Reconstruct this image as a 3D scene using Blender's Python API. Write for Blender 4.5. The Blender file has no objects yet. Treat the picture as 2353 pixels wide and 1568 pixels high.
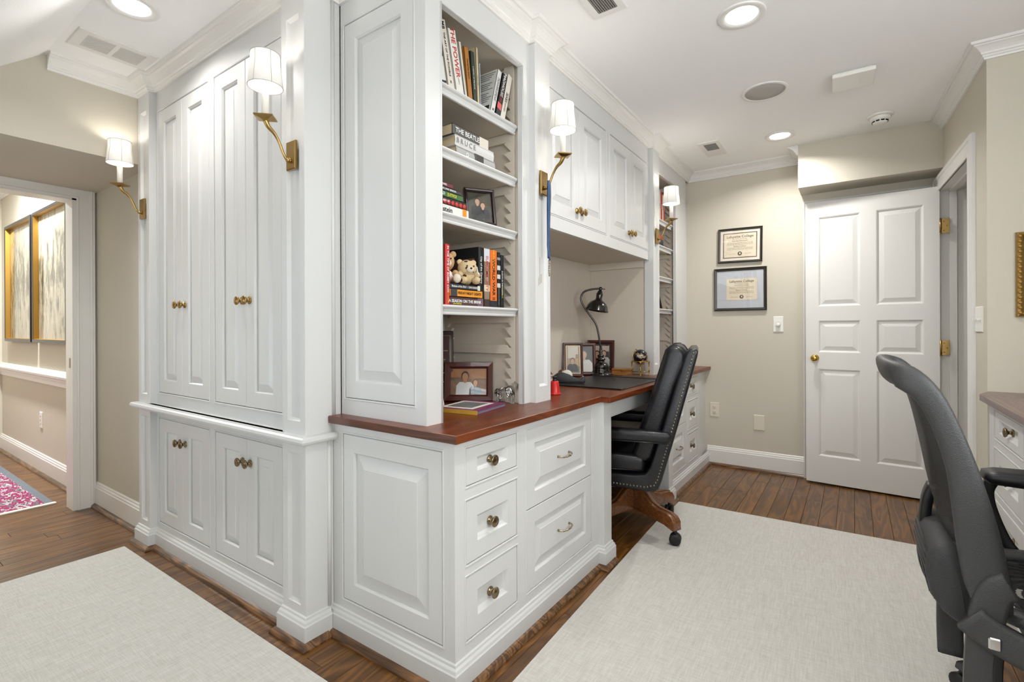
import bpy, bmesh, math, random
from mathutils import Vector, Matrix
random.seed(7)
S = bpy.context.scene
COL = S.collection
PI = math.pi
R = math.radians

# ---------------------------------------------------------------- camera
cam_data = bpy.data.cameras.new('camera')
cam = bpy.data.objects.new('camera', cam_data)
COL.objects.link(cam)
cam.location = (0, 0, 1.09)
_m = Matrix.Rotation(R(34.748), 4, 'Z') @ Matrix.Rotation(R(90 - 0.025), 4, 'X') @ Matrix.Rotation(R(-0.205), 4, 'Z')
cam.rotation_euler = _m.to_euler()
cam_data.sensor_width = 36
cam_data.lens = 1132.7 / 2353 * 36
cam_data.shift_y = -(784 - 755.8) / 2353
cam_data.clip_start = 0.02
S.camera = cam

# ---------------------------------------------------------------- view, world, lights
S.view_settings.view_transform = 'Standard'
S.view_settings.look = 'None'
S.view_settings.gamma = 1
S.view_settings.use_curve_mapping = False
S.view_settings.exposure = 0.6
W = bpy.data.worlds.new('sky'); S.world = W; W.use_nodes = True
_bg = W.node_tree.nodes['Background']
_bg.inputs[0].default_value = (0.75, 0.87, 1.0, 1)
_bg.inputs[1].default_value = 2.2

def area_light(name, loc, direction, sx, sy, power, color, spread=180):
    d = bpy.data.lights.new(name, 'AREA'); d.shape = 'RECTANGLE'; d.size = sx; d.size_y = sy
    d.energy = power; d.color = color; d.spread = R(spread)
    o = bpy.data.objects.new(name, d); COL.objects.link(o); o.location = loc
    o.rotation_euler = Vector(direction).to_track_quat('-Z', 'Y').to_euler()
    return o
DAY = (0.86, 0.94, 1.0)
area_light('daylight_window', (-1.0, -1.50, 1.42), (0, 1, 0.9), 1.2, 1.2, 7, DAY)
area_light('daylight_window', (0.75, -1.50, 1.42), (0, 1, 0.5), 1.05, 1.2, 15, (1.0, 0.98, 0.94))
area_light('daylight_window', (-2.3, -0.70, 0.9), (0, 1, 0.0), 1.25, 0.75, 2, DAY)  # added light through the invented knee-wall window, brightens the left side

area_light('daylight_window', (1.50, 0.85, 1.52), (-1, 0.25, 0.3), 1.5, 1.0, 17, (1.0, 0.98, 0.95))

# ---------------------------------------------------------------- materials
def srgb(h):
    h = h.lstrip('#'); v = [int(h[i:i+2], 16) / 255 for i in (0, 2, 4)]
    return tuple(((c + 0.055) / 1.055) ** 2.4 if c > 0.04045 else c / 12.92 for c in v) + (1,)

def new_mat(name):
    m = bpy.data.materials.new(name); m.use_nodes = True
    return m, m.node_tree, m.node_tree.nodes['Principled BSDF']

def mat(name, col, rough=0.5, metal=0.0, noise=0.0, nscale=30.0, bump=0.0, bscale=200.0, spec=0.5, coat=0.0, stretch=(1, 1, 1)):
    m, nt, b = new_mat(name)
    c = srgb(col) if isinstance(col, str) else tuple(col) + (1,)
    b.inputs['Base Color'].default_value = c
    b.inputs['Roughness'].default_value = rough
    b.inputs['Metallic'].default_value = metal
    b.inputs['Specular IOR Level'].default_value = spec
    b.inputs['Coat Weight'].default_value = coat
    tc = nt.nodes.new('ShaderNodeTexCoord')
    mp = nt.nodes.new('ShaderNodeMapping'); mp.inputs['Scale'].default_value = stretch
    nt.links.new(tc.outputs['Object'], mp.inputs['Vector'])
    n = nt.nodes.new('ShaderNodeTexNoise'); n.inputs['Scale'].default_value = nscale; n.inputs['Detail'].default_value = 4
    nt.links.new(mp.outputs[0], n.inputs['Vector'])
    if noise > 0:
        mx = nt.nodes.new('ShaderNodeMix'); mx.data_type = 'RGBA'
        mx.inputs[6].default_value = tuple(x * (1 - noise) for x in c[:3]) + (1,)
        mx.inputs[7].default_value = tuple(min(1, x * (1 + noise)) for x in c[:3]) + (1,)
        nt.links.new(n.outputs['Fac'], mx.inputs[0]); nt.links.new(mx.outputs[2], b.inputs['Base Color'])
    if bump > 0:
        n2 = nt.nodes.new('ShaderNodeTexNoise'); n2.inputs['Scale'].default_value = bscale; n2.inputs['Detail'].default_value = 3
        nt.links.new(mp.outputs[0], n2.inputs['Vector'])
        bp = nt.nodes.new('ShaderNodeBump'); bp.inputs['Strength'].default_value = bump; bp.inputs['Distance'].default_value = 0.002
        nt.links.new(n2.outputs['Fac'], bp.inputs['Height']); nt.links.new(bp.outputs[0], b.inputs['Normal'])
    return m

def wood(name, dark, mid, light, scale=1.0, rough=0.3, axis=1, coat=0.2, per_object=0.0, contrast=1.0, line=1.0):
    """long-grained wood; axis = grain direction, colour may shift per plank"""
    m, nt, b = new_mat(name)
    N, L = nt.nodes, nt.links
    tc = N.new('ShaderNodeTexCoord')
    oi = N.new('ShaderNodeObjectInfo')
    off = N.new('ShaderNodeVectorMath'); off.operation = 'SCALE'; off.inputs[0].default_value = (7.3, 13.7, 5.1)
    L.new(oi.outputs['Random'], off.inputs['Scale'])
    add = N.new('ShaderNodeVectorMath'); add.operation = 'ADD'
    L.new(tc.outputs['Object'], add.inputs[0]); L.new(off.outputs[0], add.inputs[1])
    mp = N.new('ShaderNodeMapping')
    sc = [1.0, 1.0, 1.0]; sc[axis] = 0.12
    mp.inputs['Scale'].default_value = [s * scale for s in sc]
    L.new(add.outputs[0], mp.inputs['Vector'])
    n1 = N.new('ShaderNodeTexNoise'); n1.inputs['Scale'].default_value = 7; n1.inputs['Detail'].default_value = 2; n1.inputs['Distortion'].default_value = 0.6
    L.new(mp.outputs[0], n1.inputs['Vector'])
    mul = N.new('ShaderNodeMath'); mul.operation = 'MULTIPLY'; mul.inputs[1].default_value = 15
    L.new(n1.outputs['Fac'], mul.inputs[0])
    fr = N.new('ShaderNodeMath'); fr.operation = 'PINGPONG'; fr.inputs[1].default_value = 1
    L.new(mul.outputs[0], fr.inputs[0])
    mp2 = N.new('ShaderNodeMapping'); sc2 = [1.0, 1.0, 1.0]; sc2[axis] = 0.035
    mp2.inputs['Scale'].default_value = [s * scale for s in sc2]; L.new(add.outputs[0], mp2.inputs['Vector'])
    n2 = N.new('ShaderNodeTexNoise'); n2.inputs['Scale'].default_value = 260; n2.inputs['Detail'].default_value = 3
    L.new(mp2.outputs[0], n2.inputs['Vector'])
    pw = N.new('ShaderNodeMath'); pw.operation = 'POWER'; pw.inputs[1].default_value = 1.6
    L.new(fr.outputs[0], pw.inputs[0])
    mixf = N.new('ShaderNodeMix'); mixf.data_type = 'FLOAT'; mixf.inputs[0].default_value = 0.5
    L.new(pw.outputs[0], mixf.inputs[2]); L.new(n2.outputs['Fac'], mixf.inputs[3])
    cr = N.new('ShaderNodeValToRGB')
    cr.color_ramp.elements[0].position = 0.5 - 0.33 / contrast; cr.color_ramp.elements[0].color = srgb(dark)
    cr.color_ramp.elements[1].position = 0.5 + 0.33 / contrast; cr.color_ramp.elements[1].color = srgb(light)
    e = cr.color_ramp.elements.new(0.47); e.color = srgb(mid)
    L.new(mixf.outputs[0], cr.inputs[0])
    src = cr.outputs[0]
    if per_object > 0:
        hs = N.new('ShaderNodeHueSaturation')
        mr = N.new('ShaderNodeMapRange'); mr.inputs[3].default_value = 1 - per_object; mr.inputs[4].default_value = 1 + per_object
        L.new(oi.outputs['Random'], mr.inputs[0]); L.new(mr.outputs[0], hs.inputs['Value']); L.new(src, hs.inputs['Color'])
        src = hs.outputs[0]
    L.new(src, b.inputs['Base Color'])
    b.inputs['Roughness'].default_value = rough; b.inputs['Coat Weight'].default_value = coat; b.inputs['Coat Roughness'].default_value = 0.15
    bp = N.new('ShaderNodeBump'); bp.inputs['Strength'].default_value = 0.12 * line; bp.inputs['Distance'].default_value = 0.001
    L.new(mixf.outputs[0], bp.inputs['Height']); L.new(bp.outputs[0], b.inputs['Normal'])
    return m

def emit(name, col, strength):
    m, nt, b = new_mat(name)
    b.inputs['Base Color'].default_value = (0.8, 0.8, 0.8, 1)
    b.inputs['Emission Color'].default_value = srgb(col); b.inputs['Emission Strength'].default_value = strength
    return m

def glass_mat(name, col=(1, 1, 1), rough=0.0, ior=1.45):
    m, nt, b = new_mat(name)
    b.inputs['Base Color'].default_value = tuple(col) + (1,); b.inputs['Transmission Weight'].default_value = 1
    b.inputs['Roughness'].default_value = rough; b.inputs['IOR'].default_value = ior
    return m

def sheet_glass(name, refl=0.07):
    """thin clear picture glass: mirror-like film over what lies behind"""
    m, nt, b = new_mat(name); N, L = nt.nodes, nt.links
    out = N['Material Output']
    g = N.new('ShaderNodeBsdfGlossy'); g.inputs['Roughness'].default_value = 0.01
    t = N.new('ShaderNodeBsdfTransparent')
    f = N.new('ShaderNodeLayerWeight')
    pw = N.new('ShaderNodeMath'); pw.operation = 'POWER'; pw.inputs[1].default_value = 4; L.new(f.outputs['Facing'], pw.inputs[0])
    mx = N.new('ShaderNodeMixShader'); ad = N.new('ShaderNodeMath'); ad.operation = 'MULTIPLY_ADD'; ad.inputs[1].default_value = 0.5; ad.inputs[2].default_value = refl
    L.new(pw.outputs[0], ad.inputs[0]); L.new(ad.outputs[0], mx.inputs[0]); L.new(t.outputs[0], mx.inputs[1]); L.new(g.outputs[0], mx.inputs[2])
    L.new(mx.outputs[0], out.inputs[0])
    return m

M = {}
M['white'] = mat('white_cabinet_paint', '#D5D5D3', 0.33, spec=0.5, noise=0.012, nscale=60, bump=0.06, bscale=90, stretch=(1, 1, 0.08))
M['trim'] = mat('white_trim_paint', '#E8E6E1', 0.33, noise=0.01, bump=0.03, bscale=120)
M['ceil'] = mat('ceiling_paint', '#F8F7F5', 0.9, bump=0.12, bscale=160, noise=0.01)
M['wall'] = mat('greige_wall_paint', '#CDC6B6', 0.75, bump=0.18, bscale=260, noise=0.018, nscale=90)
M['inside'] = mat('putty_interior_paint', '#D3C9BA', 0.5, bump=0.06, bscale=150, noise=0.012)
M['floor'] = wood('oak_floor', '#3E2208', '#6A4417', '#875927', 1.5, 0.32, 1, 0.2, 0.16, 0.8)
M['floorbase'] = mat('dark_subfloor', '#2A1A10', 0.8)
M['shoe'] = wood('oak_shoe_moulding', '#3A2616', '#6B4A2E', '#93683F', 2.0, 0.3, 0, 0.3, 0.0, 1.0)
M['counter'] = wood('mahogany_worktop', '#4A1F08', '#6C3112', '#813E16', 1.6, 0.34, 1, 0.06, 0.0, 0.7, 0.6)
M['counter_end'] = wood('mahogany_worktop_end', '#3B2219', '#553225', '#6B4030', 1.6, 0.25, 0, 0.4, 0.0, 0.7, 0.6)
M['brass'] = mat('aged_brass', '#A88A55', 0.28, 1.0, noise=0.15, nscale=40)
M['bronze'] = mat('dark_antique_brass', '#8C7B60', 0.25, 1.0, noise=0.25, nscale=120)
M['polbrass'] = mat('polished_brass', '#D9B45C', 0.14, 1.0)
M['chrome'] = mat('bright_steel', '#D2D2D2', 0.12, 1.0)
M['pewter'] = mat('warm_nickel', '#B7A98F', 0.2, 1.0)
M['plastic'] = mat('white_plastic', '#ECEAE2', 0.35)
M['black'] = mat('black_plastic', '#18181A', 0.42, bump=0.1, bscale=500)
M['dark'] = mat('dark_void', '#0C0B0A', 0.9)

# ---------------------------------------------------------------- mesh helpers
class MB:
    def __init__(self): self.v, self.f, self.s = [], [], []
    def add(self, vs, fs, smooth=False, X=None):
        o = len(self.v)
        if X is not None: vs = [X @ Vector(p) for p in vs]
        self.v += [tuple(p) for p in vs]
        for f in fs: self.f.append([i + o for i in f]); self.s.append(smooth)
        return self
    def box(self, x0, x1, y0, y1, z0, z1, X=None):
        vs = [(x, y, z) for x in (x0, x1) for y in (y0, y1) for z in (z0, z1)]
        return self.add(vs, [(0, 1, 3, 2), (4, 6, 7, 5), (0, 4, 5, 1), (2, 3, 7, 6), (0, 2, 6, 4), (1, 5, 7, 3)], False, X)
    def cbox(self, cx, cy, cz, sx, sy, sz, X=None):
        return self.box(cx - sx / 2, cx + sx / 2, cy - sy / 2, cy + sy / 2, cz - sz / 2, cz + sz / 2, X)
    def rings(self, loops, smooth=False, cap0=False, cap1=True, closed=True, X=None):
        """loops: list of equally long point lists, bridged in order"""
        n = len(loops[0]); vs = [p for l in loops for p in l]; fs = []
        for k in range(len(loops) - 1):
            a, b = k * n, (k + 1) * n
            for i in range(n if closed else n - 1):
                j = (i + 1) % n; fs.append((a + i, a + j, b + j, b + i))
        if cap0: fs.append(tuple(range(n)))
        if cap1: fs.append(tuple(range((len(loops) - 1) * n, len(loops) * n)))
        return self.add(vs, fs, smooth, X)
    def prism(self, poly, a, b, T):
        """poly of 2-D points, extruded from a to b, T(u, v, n) gives the point"""
        n = len(poly)
        vs = [T(u, v, a) for u, v in poly] + [T(u, v, b) for u, v in poly]
        fs = [tuple(range(n)), tuple(range(n, 2 * n))] + [(i, (i + 1) % n, n + (i + 1) % n, n + i) for i in range(n)]
        return self.add(vs, fs)
    def lathe(self, prof, n=20, X=None, smooth=True, cap=True):
        loops = [[(r * math.cos(2 * PI * i / n), r * math.sin(2 * PI * i / n), z) for i in range(n)] for r, z in prof]
        return self.rings(loops, smooth, cap, cap, True, X)
    def tube(self, pts, rad, n=8, X=None, caps=True, flat=None):
        pts = [Vector(p) for p in pts]; k = len(pts)
        if not hasattr(rad, '__len__'): rad = [rad] * k
        loops = []; prev = None
        for i, p in enumerate(pts):
            t = (pts[min(i + 1, k - 1)] - pts[max(i - 1, 0)]).normalized()
            if prev is None:
                a = Vector((0, 0, 1)) if abs(t.z) < 0.9 else Vector((1, 0, 0))
                u = t.cross(a).normalized()
            else:
                u = (prev - t * prev.dot(t)).normalized()
            prev = u; w = t.cross(u)
            fl = flat if flat else 1.0
            loops.append([p + (u * math.cos(2 * PI * j / n) + w * math.sin(2 * PI * j / n) * fl) * rad[i] for j in range(n)])
        return self.rings(loops, True, caps, caps, True, X)
    def sweep(self, path, prof, closed=False, smooth=False):
        """moulding: profile (out, z) swept along plan path, out = to the right of travel, mitred"""
        P = [Vector((p[0], p[1])) for p in path]; n = len(P); loops = []
        for i in range(n):
            d0 = (P[i] - P[i - 1]).normalized() if (i > 0 or closed) else None
            d1 = (P[(i + 1) % n] - P[i]).normalized() if (i < n - 1 or closed) else None
            d0 = d0 or d1; d1 = d1 or d0
            n0 = Vector((d0.y, -d0.x)); n1 = Vector((d1.y, -d1.x))
            m = (n0 + n1); m = m / max(0.15, m.dot(n0)) if m.length > 1e-6 else n0
            loops.append([(P[i].x + m.x * o, P[i].y + m.y * o, z) for o, z in prof])
        if closed: loops.append(loops[0])
        return self.rings(loops, smooth, not closed, not closed, True)
    def ball(self, c, r, nu=14, nv=9, X=None):
        rx, ry, rz = r if hasattr(r, '__len__') else (r, r, r)
        loops = []
        for k in range(nv + 1):
            a = -PI / 2 + PI * k / nv; q = max(0.02, math.cos(a))
            loops.append([(c[0] + rx * q * math.cos(2 * PI * j / nu), c[1] + ry * q * math.sin(2 * PI * j / nu), c[2] + rz * math.sin(a)) for j in range(nu)])
        return self.rings(loops, True, True, True, True, X)
    def build(self, name, material, parent=None, world=False, bevel=0.0, seg=1, sub=0, smooth=None, origin=None, **props):
        me = bpy.data.meshes.new(name)
        o0 = Vector((0, 0, 0))
        if world and parent is not None: o0 = ORG.get(parent.name, o0)
        if origin is not None: o0 = Vector(origin)
        me.from_pydata([tuple(Vector(p) - o0) for p in self.v], [], self.f)
        me.polygons.foreach_set('use_smooth', self.s if smooth is None else [smooth] * len(self.f))
        bm = bmesh.new(); bm.from_mesh(me); bmesh.ops.recalc_face_normals(bm, faces=bm.faces); bm.to_mesh(me); bm.free()
        mats = material if isinstance(material, (list, tuple)) else [material]
        for x in mats: me.materials.append(M[x] if isinstance(x, str) else x)
        o = bpy.data.objects.new(name, me); COL.objects.link(o)
        if parent is not None: o.parent = parent
        if origin is not None: o.location = o0
        ORG[o.name] = o0
        if bevel:
            md = o.modifiers.new('edge', 'BEVEL'); md.width = bevel; md.segments = seg; md.limit_method = 'ANGLE'; md.angle_limit = R(40)
        if sub:
            md = o.modifiers.new('smooth', 'SUBSURF'); md.levels = sub; md.render_levels = sub
        for k, x in props.items(): o[k] = x
        return o
ORG = {}
def thing(name, label, cat, loc=(0, 0, 0), rot=(0, 0, 0), group=None):
    o = bpy.data.objects.new(name, None); COL.objects.link(o); o.location = loc; o.rotation_euler = rot
    o.empty_display_size = 0.05
    o['label'] = label; o['category'] = cat
    if group: o['group'] = group
    ORG[o.name] = Vector(loc)
    return o
def tag(o, label, cat, group=None):
    o['label'] = label; o['category'] = cat
    if group: o['group'] = group
    return o
def struct(mb, name, material, **k):
    return mb.build(name, material, kind='structure', **k)
def rect(u0, u1, v0, v1, n, T): return [T(u0, v0, n), T(u1, v0, n), T(u1, v1, n), T(u0, v1, n)]
def rrings(mb, u0, u1, v0, v1, spec, T, cap1=True, cap0=False):
    """concentric rectangles; spec = (inset_u, inset_v, n)"""
    return mb.rings([rect(u0 + a, u1 - a, v0 + b, v1 - b, n, T) for a, b, n in spec], False, cap0, cap1)
def text(body, parent, material, X, size, name='lettering', align='CENTER', sx=1.0, ext=0.0002, shear=0.0):
    c = bpy.data.curves.new(name, 'FONT'); c.body = body; c.size = size; c.align_x = align; c.align_y = 'CENTER'
    c.extrude = ext; c.shear = shear; c.resolution_u = 2; c.offset = size * 0.01
    c.materials.append(M[material] if isinstance(material, str) else material)
    o = bpy.data.objects.new(name, c); COL.objects.link(o); o.parent = parent
    o.matrix_local = X @ Matrix.Diagonal((sx, 1, 1, 1))
    return o
def axes(o, x, y):
    x = Vector(x).normalized(); y = Vector(y).normalized(); z = x.cross(y)
    m = Matrix((x, y, z)).transposed().to_4x4(); m.translation = Vector(o)
    return m
def bez(p0, p1, p2, p3, n=10):
    p0, p1, p2, p3 = map(Vector, (p0, p1, p2, p3))
    return [p0 * (1 - t) ** 3 + p1 * 3 * t * (1 - t) ** 2 + p2 * 3 * t * t * (1 - t) + p3 * t ** 3 for t in [i / n for i in range(n + 1)]]
def smoothpath(pts, n=6):
    """Catmull-Rom through the points"""
    P = [Vector(p) for p in pts]; out = []
    for i in range(len(P) - 1):
        a, b, c, d = P[max(i - 1, 0)], P[i], P[i + 1], P[min(i + 2, len(P) - 1)]
        for k in range(n):
            t = k / n
            out.append(0.5 * ((2 * b) + (c - a) * t + (2 * a - 5 * b + 4 * c - d) * t * t + (3 * b - a - 3 * c + d) * t ** 3))
    return out + [P[-1]]

# ---------------------------------------------------------------- room dimensions
ZC = 2.345          # ceiling
YF = 4.149          # far wall
XL = -3.02          # wall above the soffit on the left
XD = -3.87          # doorway wall
YH = 1.045          # wall beside the tall cupboard and along the hall
WX = lambda y: 0.487 - 0.0498 * (y - 3.005)   # right wall stands slightly askew
SLOPE = 0.83

# ---------------------------------------------------------------- floor
fb = MB().box(-6.6, 1.5, -1.7, 4.6, -0.06, -0.004)
floor = struct(fb, 'floor', 'floorbase')
PW = 0.083
pl_mesh = {}
def plank(x, y0, y1):
    ln = y1 - y0
    key = round(ln, 3)
    if key not in pl_mesh:
        g, h = 0.0006, PW / 2
        me = bpy.data.meshes.new('plank')
        b = 0.0012; hl = ln / 2
        lo = lambda s, z: [(-h + g + s, -hl + g + s, z), (h - g - s, -hl + g + s, z), (h - g - s, hl - g - s, z), (-h + g + s, hl - g - s, z)]
        mb = MB().rings([lo(0, -0.004), lo(0, -b), lo(b * 0.8, 0)], False, False, True)
        me.from_pydata([tuple(v) for v in mb.v], [], mb.f); me.materials.append(M['floor'])
        pl_mesh[key] = me
    o = bpy.data.objects.new('plank', pl_mesh[key]); COL.objects.link(o); o.parent = floor
    o.location = (x, (y0 + y1) / 2, 0)
def rows(k0, k1, y0, y1):
    for k in range(k0, k1):
        x = (k + 0.5) * PW; y = y0 - random.uniform(0.0, 1.2)
        while y < y1:
            e = y + random.choice((0.6, 0.9, 1.1, 1.3, 1.5, 1.7))
            a, b = max(y, y0), min(e, y1)
            if b - a > 0.02:
                if b >= y1 - 1e-6: b = a + max(0.05, math.ceil((b - a) / 0.05 - 0.01) * 0.05)
                plank(x, a, b)
            y = e
rows(-78, -47, -0.1, 1.05)
rows(-47, -19, -0.5, 1.10)
rows(-19, -12, -0.5, 1.15)
rows(-19, -12, 2.1, 3.1)
rows(-12, 6, -0.5, 4.16)
rows(6, 9, 3.2, 4.16)

# ---------------------------------------------------------------- walls, ceiling
def slab(mb, x0, x1, y0, y1, z0, z1): return mb.box(x0, x1, y0, y1, z0, z1)
struct(MB().box(-3.14, 1.4, 0.63, YF + 0.1, ZC, ZC + 0.1).box(-1.25, 1.4, -1.42, 0.63, ZC, ZC + 0.1), 'ceiling', 'ceil')
T_yz = lambda u, v, n: (n, u, v)
struct(MB().prism([(0.63, ZC), (0.63, ZC + 0.12), (-0.55, ZC - SLOPE * 1.18 + 0.12), (-0.55, ZC - SLOPE * 1.18)], -3.9, -1.25, T_yz), 'ceiling_slope', 'ceil')
struct(MB().prism([(0.63, ZC), (-0.55, ZC - SLOPE * 1.18), (-0.55, ZC)], -1.25, -1.2, T_yz), 'wall_gable', 'wall')
struct(MB().box(-3.9, -2.95, -0.6, -0.5, 0, 1.45).box(-1.65, -1.15, -0.6, -0.5, 0, 1.45).box(-2.95, -1.65, -0.6, -0.5, 0, 0.5).box(-2.95, -1.65, -0.6, -0.5, 1.3, 1.45), 'wall_knee', 'wall')
struct(MB().box(-1.25, -1.15, -1.42, -0.5, 0, ZC), 'wall_return', 'wall')
_w = MB()
_w.box(-1.7, 1.4, -1.42, -1.3, 0, 0.8).box(-1.7, 1.4, -1.42, -1.3, 2.05, ZC).box(-1.7, -1.6, -1.42, -1.3, 0.8, 2.05).box(-0.35, 0.2, -1.42, -1.3, 0.8, 2.05).box(1.3, 1.4, -1.42, -1.3, 0.8, 2.05)
struct(_w, 'wall_back', 'wall')
struct(MB().box(1.3, 1.4, -1.42, 3.1, 0, 1.0).box(1.3, 1.4, -1.42, 3.1, 2.05, ZC).box(1.3, 1.4, -1.42, 0.05, 1.0, 2.05).box(1.3, 1.4, 1.65, 3.1, 1.0, 2.05), 'wall_east', 'wall')
struct(MB().box(-1.7, 0.6, YF, YF + 0.1, 0, ZC), 'wall_far', 'wall')
struct(MB().box(-1.7, -1.6, 1.12, YF + 0.1, 0, ZC), 'wall_behind_desk', 'wall')
# nook wall beside the door
struct(MB().prism([(WX(3.005), 3.005), (1.4, 3.005), (1.4, 3.12), (WX(3.12) + 0.12, 3.12), (WX(3.27) + 0.12, 3.27), (WX(3.27), 3.27)], 0, ZC, lambda u, v, n: (u, v, n)), 'wall_nook', 'wall')
struct(MB().prism([(WX(3.27), 3.27), (WX(4.03), 4.03), (WX(4.03) + 0.12, 4.03), (WX(3.27) + 0.12, 3.27)], 1.94, ZC, lambda u, v, n: (u, v, n))
       .prism([(WX(4.03), 4.03), (WX(4.2), 4.2), (WX(4.2) + 0.12, 4.2), (WX(4.03) + 0.12, 4.03)], 0, ZC, lambda u, v, n: (u, v, n)), 'wall_right', 'wall')
struct(MB().box(0.5, 1.5, 4.05, 4.15, 0, ZC).box(1.2, 1.3, 3.1, 4.1, 0, ZC).box(0.45, 1.3, 3.0, 4.15, ZC, ZC + .05), 'wall_closet', 'wall')
struct(MB().box(-0.313, WX(4) + 0.1, 3.911, YF, 2.05, ZC), 'beam', 'wall')
# left: wall above the soffit, soffit, doorway wall, hall
struct(MB().box(XL - 0.12, XL, -0.55, YH, 1.94, ZC + 0.1), 'wall_left', 'wall')
struct(MB().box(XD - 0.12, XL - 0.12, -0.55, YH, 1.94, 2.1), 'soffit', 'wall', )
struct(MB().box(-6.5, XL + 0.002, YH, YH + 0.1, 0, 2.6), 'wall_hall_side', 'wall')
struct(MB().box(XD - 0.12, XD, 0.955, YH, 0, 2.0).box(XD - 0.12, XD, -0.6, 0.02, 0, 2.0).box(XD - 0.12, XD, 0.02, 0.955, 1.89, 2.0), 'wall_doorway', 'wall')
struct(MB().box(-6.5, -6.4, -0.7, YH, 0, 2.6), 'wall_hall_end', 'wall')
struct(MB().box(-6.5, -3.9, -0.7, -0.6, 0, 2.6), 'wall_hall_near', 'wall')
struct(MB().box(-6.5, XD - 0.1, -0.7, YH + 0.1, 2.35, 2.45), 'ceiling_hall', 'ceil')

# ---------------------------------------------------------------- crown mouldings
CROWN = [(0, -0.068), (0.009, -0.068), (0.011, -0.060), (0.015, -0.058), (0.016, -0.050), (0.021, -0.047), (0.024, -0.040), (0.031, -0.030), (0.041, -0.021), (0.050, -0.016), (0.052, -0.012), (0.060, -0.011), (0.063, -0.006), (0.064, 0), (0, 0)]
CROWN = [(o, z + ZC) for o, z in CROWN]
path = [(XL, 0.64), (XL, 0.987), (-2.879, 0.987), (-2.879, 1.018), (-1.692, 1.018), (-1.692, 0.987), (-1.55, 0.987), (-1.55, 1.13), (-1.115, 1.13),
        (-1.115, 1.736), (-1.085, 1.736), (-1.085, 1.858), (-1.115, 1.858), (-1.115, 3.203), (-1.085, 3.203), (-1.085, 3.325), (-1.115, 3.325), (-1.115, YF), (-0.313, YF), (-0.313, 3.911)]
struct(MB().sweep(path, CROWN), 'trim_1', 'trim')
struct(MB().sweep([(WX(3.911), 3.911), (WX(3.005), 3.005), (1.3, 3.005)], CROWN), 'trim_2', 'trim')
struct(MB().sweep([(-6.4, -0.6), (-6.4, YH), (XD - 0.12, YH)], [(o, z + 0.005) for o, z in CROWN]), 'trim_3', 'trim')
# ---------------------------------------------------------------- baseboards and shoe
BASE = [(0, 0), (0.016, 0), (0.016, 0.118), (0.013, 0.122), (0.012, 0.132), (0.008, 0.137), (0.007, 0.146), (0.003, 0.15), (0, 0.15)]
def shoe_prof(o): return [(o, 0), (o + 0.019, 0), (o + 0.019, 0.006), (o + 0.015, 0.014), (o + 0.008, 0.02), (o, 0.022)]
struct(MB().sweep([(-0.969, YF), (-0.30, YF)], BASE), 'baseboard_far', 'trim')
struct(MB().sweep([(-0.969, YF), (-0.30, YF)], shoe_prof(0.016)), 'trim_4', 'shoe')
struct(MB().sweep([(-6.4, YH), (XD - 0.12, YH)], BASE), 'baseboard_hall', 'trim')
struct(MB().sweep([(-6.4, YH), (XD - 0.12, YH)], shoe_prof(0.016)), 'trim_5', 'shoe')
struct(MB().sweep([(XD, YH), (XL, YH)], BASE), 'baseboard_left', 'trim')
struct(MB().sweep([(XD + 0.02, YH), (XL, YH)], shoe_prof(0.016)), 'trim_6', 'shoe')
# hall chair rail
struct(MB().sweep([(-6.4, YH), (XD - 0.12, YH)], [(0, 0.69), (0.012, 0.69), (0.014, 0.715), (0.022, 0.73), (0.026, 0.742), (0.045, 0.755), (0.047, 0.77), (0.03, 0.778), (0.012, 0.785), (0.01, 0.797), (0, 0.8)]), 'trim_7', 'trim')
# doorway casing on the left (jamb side next to the wall and head)
CAS = [(0, 0), (0, 0.012), (0.008, 0.016), (0.012, 0.013), (0.03, 0.013), (0.06, 0.015), (0.064, 0.021), (0.072, 0.023), (0.076, 0.018), (0.084, 0.02), (0.088, 0.014), (0.088, 0)]
def casing(mb, axis_pts, prof, T):
    """profile (across, proud) along a mitred door outline, axis_pts = inner-edge points in (u, v), across grows outward"""
    P = [Vector(p) for p in axis_pts]; n = len(P); loops = []
    for i in range(n):
        d0 = (P[i] - P[i - 1]).normalized() if i else (P[1] - P[0]).normalized()
        d1 = (P[i + 1] - P[i]).normalized() if i < n - 1 else d0
        n0 = Vector((-d0.y, d0.x)); n1 = Vector((-d1.y, d1.x)); m = n0 + n1; m = m / m.dot(n0)
        loops.append([T(P[i].x + m.x * a, P[i].y + m.y * a, b) for a, b in prof])
    return mb.rings(loops, False, True, True, True)
# seen from the room, u = y (right is +y): jamb inner edge at y 0.955
struct(casing(MB(), [(0.95, 0.0), (0.95, 1.885), (0.03, 1.885), (0.03, 0.0)], [(-a, b) for a, b in CAS], lambda u, v, n: (XD + n, u, v))
       .box(XD - 0.125, XD + 0.006, 0.93, 0.956, 0, 1.9).box(XD - 0.125, XD + 0.006, 0.02, 0.045, 0, 1.9).box(XD - 0.125, XD + 0.006, 0.02, 0.956, 1.875, 1.9), 'trim_8', 'trim')
struct(MB().box(XD - 0.06, XD - 0.035, 0.9285, 0.931, 0.86, 0.92), 'trim_9', 'bronze')
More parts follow.
